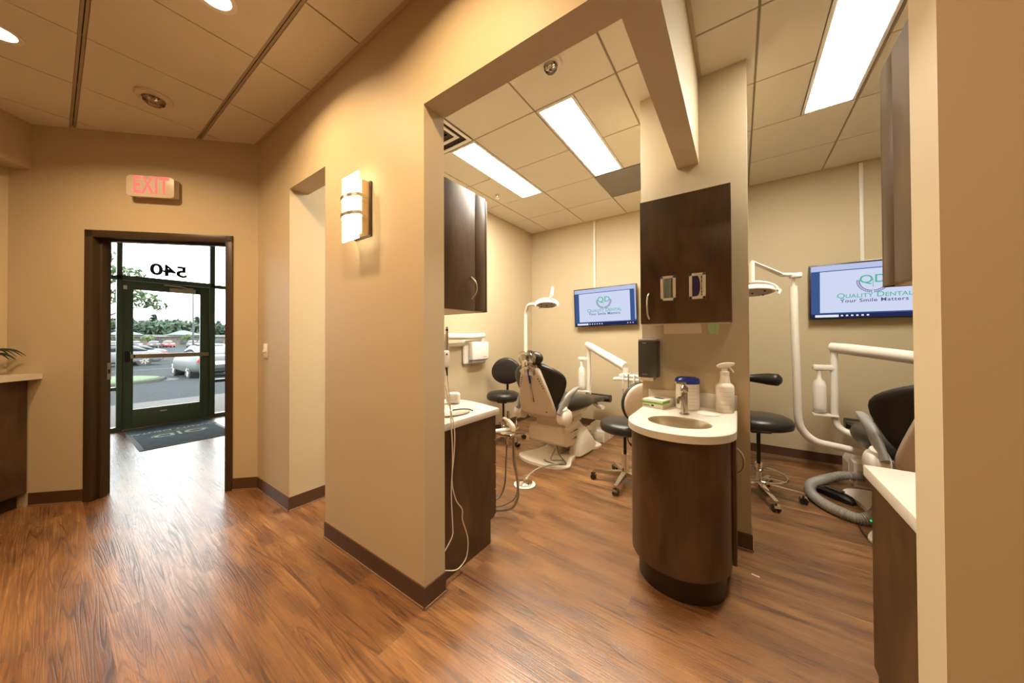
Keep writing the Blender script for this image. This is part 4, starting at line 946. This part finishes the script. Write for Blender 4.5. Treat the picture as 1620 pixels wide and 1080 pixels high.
for k, (dx, dy) in enumerate(((.0, .0), (.02, -.02), (-.02, .015), (.01, .02))):
    pass
t = MB(); t.box((-.012, -.055, 0), (.012, .055, .003), .001); o = t.build('paper_slip', M_paper); o.location = (-1.40, 1.60, .8405); o.rotation_euler = (0, 0, R(38)); tag(o, 'flat pale strip lying near the rounded counter corner', 'strip')
# assistant instrument holder
ah = thing('assistant_unit', 'white assistant instrument holder with hanging hoses beside the left drawer cabinet', 'dental unit', (-1.40, 1.70, .6))
t = MB(); t.tube([(-.10, -.02, .04), (-.02, .06, .04), (.02, .16, .035), (.05, .22, .03)], .014, 12, smooth=4); t.box((-.06, -.02, .02), (-.01, .045, .085), .008); t.build('bracket', M_white, ah)
t = MB(); t.box((-.03, .10, .01), (.12, .16, .03), .008); t.build('holder_bar', M_chrome, ah)
t = MB(); t.tube([(-.02, .20, .105), (.03, .19, .095), (.075, .18, .06), (.085, .175, .03)], [.010, .016, .021, .014], 14, smooth=4); t.build('suction_valve', M_cream, ah, ang=50)
t = MB(); t.tube([(.022, .20, .06), (.02, .205, .14), (.02, .205, .165)], [.012, .013, .010], 12); t.tube([(.07, .24, .05), (.072, .24, .11)], [.010, .006], 10); t.cyl((.01, .2, .04), (.01, .2, -.08), .013); t.build('syringe', M_chrome, ah)
for pts, r_ in (([(.085, .175, .04), (.08, .19, -.12), (.105, .2, -.36), (.10, .2, -.45), (.04, .2, -.535), (-.06, .14, -.55), (-.12, .06, -.48)], .0085), ([(.07, .2, .02), (.06, .21, -.18), (.09, .215, -.34), (.08, .21, -.44), (.02, .2, -.50), (-.05, .14, -.52), (-.12, .06, -.45)], .006), ([(.012, .2, -.06), (.0, .2, -.22), (-.012, .2, -.38), (-.045, .17, -.47), (-.1, .1, -.48), (-.13, .06, -.42)], .006)):
    t = MB(); t.tube(pts, r_, 8, smooth=6); t.build('hose', M_gcable, ah)
# speck on the floor
t = MB(); t.box((-.018, -.005, .0003), (.018, .005, .002), .001); o = t.build('paper_scrap', M_paper); o.location = (.063, 2.19, 0); o.rotation_euler = (0, 0, R(-10)); tag(o, 'tiny white scrap lying on the wood floor right of the vanity', 'scrap')

# ------------------------------------------------------------------ outdoors
def GZ(x):
    T_ = [(-7, -.02), (-10.2, -.14), (-18.8, -.33), (-22.3, -.45), (-35, -.5), (-132, -.85), (-260, -1.1)]
    for (a, za), (b, zb) in zip(T_, T_[1:]):
        if x >= b: return za+(zb-za)*(a-x)/(a-b)
    return T_[-1][1]
t = MB(); xs = [-10.2, -14, -18.8, -22.3, -35, -60, -132, -260]
for a, b in zip(xs, xs[1:]):
    wa, wb = 40+abs(a), 40+abs(b)
    t.quad((a, -wa, GZ(a)-.1), (a, wa, GZ(a)-.1), (b, wb, GZ(b)-.1 if b < -20 else GZ(b)-.1), (b, -wb, GZ(b)-.1))
asp = t.build('floor_asphalt', mat('asphalt', (.026, .030, .033), 1, spec=.05, var=.12, vscale=2.5)); asp['kind'] = 'structure'; asp.location.z = .1
t = MB(); t.box((-10.2, -30, -.3), (-7.275, 30, -.03)); o = t.build('floor_sidewalk', mat('concrete', (.085, .078, .075), 1, spec=.05, var=.08, vscale=3)); o['kind'] = 'structure'
t = MB(); t.box((-10.35, -30, -.4), (-10.2, 30, -.035), .01); o = t.build('trim_curb', mat('curb_concrete', (.085, .083, .08), 1, spec=.05, var=.05)); o['kind'] = 'structure'
# island
isl = thing('curb_island', 'grassy island with a pale rounded curb outside the glass door', 'island', (-20, 0, GZ(-20)))
def isl_out(d): 
    return [(3.0-d, -14), (3.0-d, 1.2), (2.6-d, 2.1-d*.3), (1.9-d*.8, 2.75-d*.7), (1.0-d*.2, 3.05-d), (0-0*d, 2.7-d), (-.7+d*.3, 2.1-d), (-1.2+d*.4, 1.4-d), (-6, -14)]
t = MB(); t.prism(isl_out(0), -.3, .05, .02); t.build('gutter', mat('gutter', (.09, .09, .088), 1, spec=.05), isl)
t = MB(); t.prism(isl_out(.35), -.2, .16, .02); t.build('curb', mat('curb2', (.06, .058, .056), 1, spec=.05, var=.15, vscale=3), isl)
t = MB(); t.prism(isl_out(.52), .1, .185, .03); t.build('grass', leafy('lawn', (.025, .055, .008), (.04, .075, .012), 3), isl)
# cars
def car(loc, rz, body, label, suv=False, group=None):
    o = thing('car', label, 'car', loc, rz, group); hz = .18 if suv else 0
    # x forward, length 4.6
    sec = [(-2.34, .62, .36, .84), (-2.25, .80, .26, .98+hz), (-1.7, .90, .20, 1.03+hz), (-1.0, .93, .18, 1.03+hz), (0, .93, .17, 1.0+hz), (.9, .93, .18, 1.0+hz), (1.6, .90, .20, .90+hz), (2.1, .80, .26, .76+hz), (2.34, .58, .36, .60)]
    t = MB(); t.loft([[(x, w*a, z0+(z1-z0)*b) for a, b in ((-.85, 0), (.85, 0), (1, .12), (1.02, .5), (.97, .82), (.86, 1), (-.86, 1), (-.97, .82), (-1.02, .5), (-1, .12))] for x, w, z0, z1 in sec]); t.build('body', body, o, ang=50, sub=1)
    roof = 1.45+hz*1.4
    sec = [(-1.95 if suv else -1.75, .70, .95+hz, .98+hz), (-1.7 if suv else -1.15, .66, .95+hz, roof-.12), (-1.3 if suv else -.6, .62, .95+hz, roof), (.1, .62, .95+hz, roof), (.55, .64, .93+hz, roof-.14), (1.15, .72, .9+hz, .96+hz)]
    t = MB(); t.loft([[(x, w*a, z) for a, z in ((-1.12, z0-.03), (1.12, z0-.03), (1.0, z0+(z1-z0)*.75), (.86, z1), (-.86, z1), (-1.0, z0+(z1-z0)*.75))] for x, w, z0, z1 in sec]); t.build('windows', CARGLASS, o, ang=50, sub=1)
    t = MB(); t.loft([[(x, w*a, z+dz) for a, dz in ((-.9, -.03), (.9, -.03), (.84, .015), (-.84, .015))] for x, w, z in ((-1.35 if suv else -.95, .62, roof-.07), (-1.0 if suv else -.5, .62, roof+.0), (.1, .62, roof+.01), (.45, .62, roof-.07))]); t.build('roof', body, o, ang=50, sub=1)
    for x in (-1.35, 1.35):
        for sy in (-1, 1):
            t = MB(); t.cyl((x, sy*.55, .36), (x, sy*.885, .36), .40, seg=28); t.build('wheel_arch', TYRE, o)
            t = MB(); t.cyl((x, sy*.62, .335), (x, sy*.895, .335), .335, seg=28); wh = t.build('wheel', TYRE, o)
            t = MB(); t.cyl((x, sy*.89, .335), (x, sy*.90, .335), .235, seg=24); t.mi = 1
            for k in range(7):
                a = 2*PI*k/7; t.cyl((x+.06*math.cos(a), sy*.902, .335+.06*math.sin(a)), (x+.22*math.cos(a), sy*.902, .335+.22*math.sin(a)), .018, seg=6)
            t.build('rim', [M_dgrey, M_nickel], wh)
    for sy in (-1, 1):
        t = MB(); t.box((-2.28, sy*.60-.16, .70+hz), (-2.08, sy*.60+.16, .86+hz), .03); t.build('tail_light', TAIL, o)
        t = MB(); t.box((.62, sy*.98-.09, .92+hz), (.78, sy*.98+.09, 1.03+hz), .03); t.build('side_mirror', TYRE, o)
    t = MB(); t.box((-2.36, -.6, .40), (-2.2, .6, .55), .03); t.mi = 1; t.box((-2.37, -.24, .60+hz), (-2.25, .24, .74+hz), .01); t.build('bumper', [TYRE, M_white], o)
    return o
CARGLASS = mat('car_glass', (.03, .035, .04), .08); TYRE = mat('tyre', (.015, .015, .016), .6); TAIL = mat('tail_lamp', (.55, .02, .02), .2)
silver = mat('silver_paint', (.07, .074, .075), .45, .2, .3); white_p = mat('white_car', (.11, .11, .115), .45, spec=.3); dark_p = mat('dark_car', (.05, .055, .06), .25); red_p = mat('red_car', (.35, .05, .05), .25)
car((-20.18, 4.15, GZ(-20)), R(180), silver, 'silver car parked nearest outside the glass door')
car((-34.0, 2.2, GZ(-34)), R(-82), white_p, 'white car with red tail lights left of the silver car')
car((-39.5, 3.2, GZ(-39)), R(-84), dark_p, 'dark car just behind the white car')
car((-30, -.6, GZ(-30)), R(-85), white_p, 'pale car at the left sidelight edge')
far = [(-122, 8.6, dark_p, 'dark car at the far left of the distant parked row'), (-121, 11.9, dark_p, 'black car in the middle of the distant parked row'), (-116, 14.4, silver, 'grey car in the distant parked row behind the silver car'), (-119, 17.2, red_p, 'red car in the distant parked row'), (-110, 20.0, white_p, 'white car at the right of the distant parked row'), (-122, 24, silver, 'pale car in the distant row, seen through the right sidelight')]
for x, y, m, lab in far: car((x, y, GZ(x)), R(160), m, lab, True, 'cars in the distant parked row')
# shops
sh = thing('shop_building', 'long low tan building with green hipped roofs beyond the cars', 'building', (-165, 15, GZ(-165)))
t = MB(); t.box((-8, -60, 0), (0, 60, 3.4)); t.mi = 1; t.box((-9, -61, 3.0), (.8, 61, 3.75)); t.build('wall', [mat('tan_brick', (.10, .08, .065), .8, var=.1), mat('fascia', (.15, .145, .135), .6)], sh)
for y0, w in ((-1, 4), (13, 4.5)):
    t = MB(); t.loft([[(-9, y0-w, 3.7), (2, y0-w, 3.7), (2, y0+w, 3.7), (-9, y0+w, 3.7)], [(-4, y0-.5, 5.4), (-3.5, y0-.5, 5.4), (-3.5, y0+.5, 5.4), (-4, y0+.5, 5.4)]]); t.build('roof', mat('green_roof', (.03, .052, .05), .6), sh)
for k in range(14):
    y = -50+k*7.7; t = MB(); t.box((-.02, y, .3), (.12, y+4, 2.3)); t.build('shop_window', CARGLASS, sh)
# trees
def blob_foliage(t, c, r, n, size, flat=.75):
    for _ in range(n):
        while True:
            p = Vector((random.uniform(-1, 1), random.uniform(-1, 1), random.uniform(-1, 1)))
            if p.length < 1: break
        q = Vector(c)+Vector((p.x*r, p.y*r, p.z*r*flat)); s_ = size*random.uniform(.6, 1.3)
        u = Vector((random.gauss(0, 1), random.gauss(0, 1), random.gauss(0, 1))).normalized(); v_ = u.cross(Vector((random.gauss(0, 1), random.gauss(0, 1), random.gauss(0, 1)))).normalized()
        t.quad(q-u*s_, q+v_*s_*.45, q+u*s_, q-v_*s_*.45)
bark = mat('bark', (.07, .055, .045), .9)
def fol_mesh(fn):
    """quads straight into one bmesh, quicker than merging each"""
    t = MB(); t.bm.faces.ensure_lookup_table(); q0 = t.quad
    def q(a, b, c, d):
        vs = [t.bm.verts.new(p) for p in (a, b, c, d)]; t.bm.faces.new(vs)
    t.quad = q; fn(t); return t
random.seed(5)
tr = thing('parking_lot_tree', 'leafy tree with spreading bare branches left outside the glass door', 'tree', (-27.5, .35, GZ(-27)))
t = MB(); t.tube([(0, 0, 0), (.02, 0, 1.4), (0, 0, 2.3)], [.16, .13, .10], 10, smooth=3)
br = [[(0, 0, 1.9), (0, .7, 2.9), (.2, 1.5, 3.7), (.2, 2.4, 4.3)], [(0, 0, 2.0), (-.1, .9, 3.3), (0, 1.6, 4.4), (.1, 2.2, 5.2)], [(0, 0, 2.2), (.1, .3, 3.8), (0, .7, 5.5), (.1, .9, 6.6)], [(0, 0, 2.0), (0, 1.1, 2.8), (.1, 2.0, 3.4), (0, 2.9, 3.7)], [(0, 0, 2.2), (0, -1, 3.8), (0, -1.8, 5.2)], [(0, 0, 2.1), (.8, -.4, 3.6), (1.4, -.6, 5)]]
for b_ in br: t.tube(b_, .05, 7, smooth=4, rf=lambda u: .065*(1-u)+.012)
t.build('trunk', bark, tr)
def ff(t):
    for c_, r_, n_ in (((.1, 2.0, 4.1), .75, 150), ((.1, 2.7, 4.0), .7, 110), ((0, 3.1, 3.7), .5, 60), ((0, 1.4, 5.2), .8, 150), ((.1, 2.1, 5.4), .6, 80), ((0, .6, 6.3), 1.1, 260), ((0, -.8, 5.5), 1.4, 300), ((0, 1.0, 4.3), .7, 60), ((0, .2, 3.4), .8, 100), ((0, -1.6, 4.2), 1.2, 200)): blob_foliage(t, c_, r_, n_, .14, .6)
fol_mesh(ff).build('foliage', leafy('leaf_green', (.035, .06, .022), (.08, .11, .04)), tr)
def conifer(h, seed):
    random.seed(seed)
    o = thing('conifer', 'dark green conifer in the distant tree line behind the shops', 'tree', (0, 0, 0), 0, 'distant tree line')
    t = MB(); t.cyl((0, 0, 0), (0, 0, h*.9), .3, .05, seg=8); t.build('trunk', bark, o)
    def ff(t):
        for k in range(int(520)):
            z = h*(.12+.88*random.random()**1.2); rr = (h-z)*.42+.4; a = random.uniform(0, 2*PI); r_ = rr*random.uniform(.3, 1)
            q = Vector((r_*math.cos(a), r_*math.sin(a), z-r_*.2)); u = Vector((math.cos(a), math.sin(a), -.25))*.9; v_ = Vector((-math.sin(a), math.cos(a), random.uniform(-.3, .3)))*.55
            t.quad(q-u, q+v_, q+u, q-v_)
    fol_mesh(ff).build('foliage', CONI, o); return o
CONI = leafy('conifer_green', (.02, .04, .027), (.04, .068, .042), .3)
co = [conifer(11, 1), conifer(9, 2)]
first = [True, True]
spots = [(-192-7*(i % 2), -2+3.1*i+random.uniform(-.6, .6), random.uniform(.75, 1.1)) for i in range(24)]
for i, (x, y, k) in enumerate(spots):
    j = i % 2; src = co[j]
    o = src if first[j] else copy_tree(src); first[j] = False
    o.location = (x+random.uniform(-6, 6), y, GZ(x)); o.scale = (k, k, k*random.uniform(.85, 1.1)); o.rotation_euler.z = i*1.3
def ff2(t):
    for k in range(9): blob_foliage(t, (random.uniform(-2, 2), -12+k*3.2, 2.2+random.random()), 1.7, 150, .35)
# round-crowned trees in front of the conifers
random.seed(21); rt = thing('broadleaf_tree', 'rounded broadleaf tree in the distant tree line behind the shops', 'tree', (0, 0, 0), 0, 'distant broadleaf trees')
t = MB(); t.cyl((0, 0, 0), (0, 0, 4), .3, .2, seg=8); t.build('trunk', bark, rt)
def f5(t):
    for _ in range(9): blob_foliage(t, (random.uniform(-1.8, 1.8), random.uniform(-2, 2), 3.6+random.uniform(-1.4, 1.6)), 1.9, 90, .6)
fol_mesh(f5).build('foliage', leafy('far_green', (.03, .052, .03), (.055, .085, .05), .3), rt)
for i in range(15):
    o = rt if i == 0 else copy_tree(rt)
    o.location = (-181+random.uniform(-3, 3), 2+4.3*i, GZ(-181)); k = random.uniform(1.4, 1.8); o.scale = (k, k, k); o.rotation_euler.z = i*1.1
# shrubs in the car park
sb_m = leafy('shrub_green', (.05, .08, .02), (.10, .125, .04), .4)
for i, (x, y, lab) in enumerate(((-150, 8.5, 'yellow-green young tree left of the distant dark cars'), (-150, 13, 'yellow-green young tree behind the middle of the distant cars'), (-148, 17, 'yellow-green young tree beside the green hipped roof'), (-140, 24.2, 'yellow-green young tree beside the lamp post'), (-145, 30, 'yellow-green young tree seen through the right sidelight'))):
    random.seed(i+30); o = thing('young_tree', lab, 'tree', (x, y, GZ(x)))
    t = MB(); t.cyl((0, 0, 0), (0, 0, 2), .08, seg=8); t.build('trunk', bark, o)
    def f3(t):
        for _ in range(5): blob_foliage(t, (random.uniform(-.8, .8), random.uniform(-1, 1), 2.1+random.random()), 1.0, 90, .25)
    fol_mesh(f3).build('foliage', sb_m, o)
lp = thing('lamp_post', 'tall dark lamp post standing in the parking lot', 'lamp post', (-66, 12.0, GZ(-66)))
t = MB(); t.cyl((0, 0, 0), (0, 0, 9), .11, .08, seg=12); t.build('pole', M_black, lp)
t = MB(); t.box((-.6, -.15, 8.9), (.6, .15, 9.05), .03); t.build('lamp_head', M_black, lp)
t = MB(); t.cyl((0, 0, 0), (0, 0, .7), .3, seg=16); t.build('footing', mat('footing', (.08, .078, .075), .8), lp)
# painted line
t = MB()
for x in (-27, -44):
    t.quad((x, -8, GZ(x)+.012), (x-.15, -8, GZ(x-.15)+.012), (x-.15-1.5, 6, GZ(x-1.6)+.012), (x-1.5, 6, GZ(x-1.5)+.012))
o = t.build('trim_parking_line', mat('line_white', (.09, .09, .088), .7)); o['kind'] = 'structure'

# ------------------------------------------------------------------ world
w = bpy.data.worlds.new('World'); S.world = w; w.use_nodes = True; bg = w.node_tree.nodes['Background']
bg.inputs[0].default_value = (.95, .98, 1, 1); bg.inputs[1].default_value = 10
sun = bpy.data.lights.new('sun', 'SUN'); sun.energy = .6; sun.angle = R(30); so = bpy.data.objects.new('sun', sun); C.objects.link(so); so.rotation_euler = (R(35), R(20), 0)

# ------------------------------------------------------------------ camera
cam = bpy.data.cameras.new('cam'); co_ = bpy.data.objects.new('cam', cam); C.objects.link(co_); S.camera = co_
cam.sensor_width = 36; cam.lens = 510.6/1620*36; cam.clip_start = .02; cam.clip_end = 600
y, p, r = R(34.8798), R(.5034), R(-.2702)
Fv = Vector((-math.sin(y)*math.cos(p), math.cos(y)*math.cos(p), math.sin(p))); Rv = Vector((math.cos(y), math.sin(y), 0)); Uv = Rv.cross(Fv)
R2 = Rv*math.cos(r)+Uv*math.sin(r); U2 = -Rv*math.sin(r)+Uv*math.cos(r)
co_.matrix_world = Matrix(((R2.x, U2.x, -Fv.x, 0), (R2.y, U2.y, -Fv.y, 0), (R2.z, U2.z, -Fv.z, 1.2962), (0, 0, 0, 1)))
cam.shift_x = -(812.826-810)/1620; cam.shift_y = (529.227-540)/1620
S.view_settings.view_transform = 'Standard'; S.view_settings.look = 'None'; S.view_settings.exposure = 0; S.view_settings.gamma = 1
S.view_settings.use_curve_mapping = False
S.cycles.max_bounces = 10; S.cycles.diffuse_bounces = 5; S.cycles.transparent_max_bounces = 12; S.cycles.sample_clamp_indirect = 8
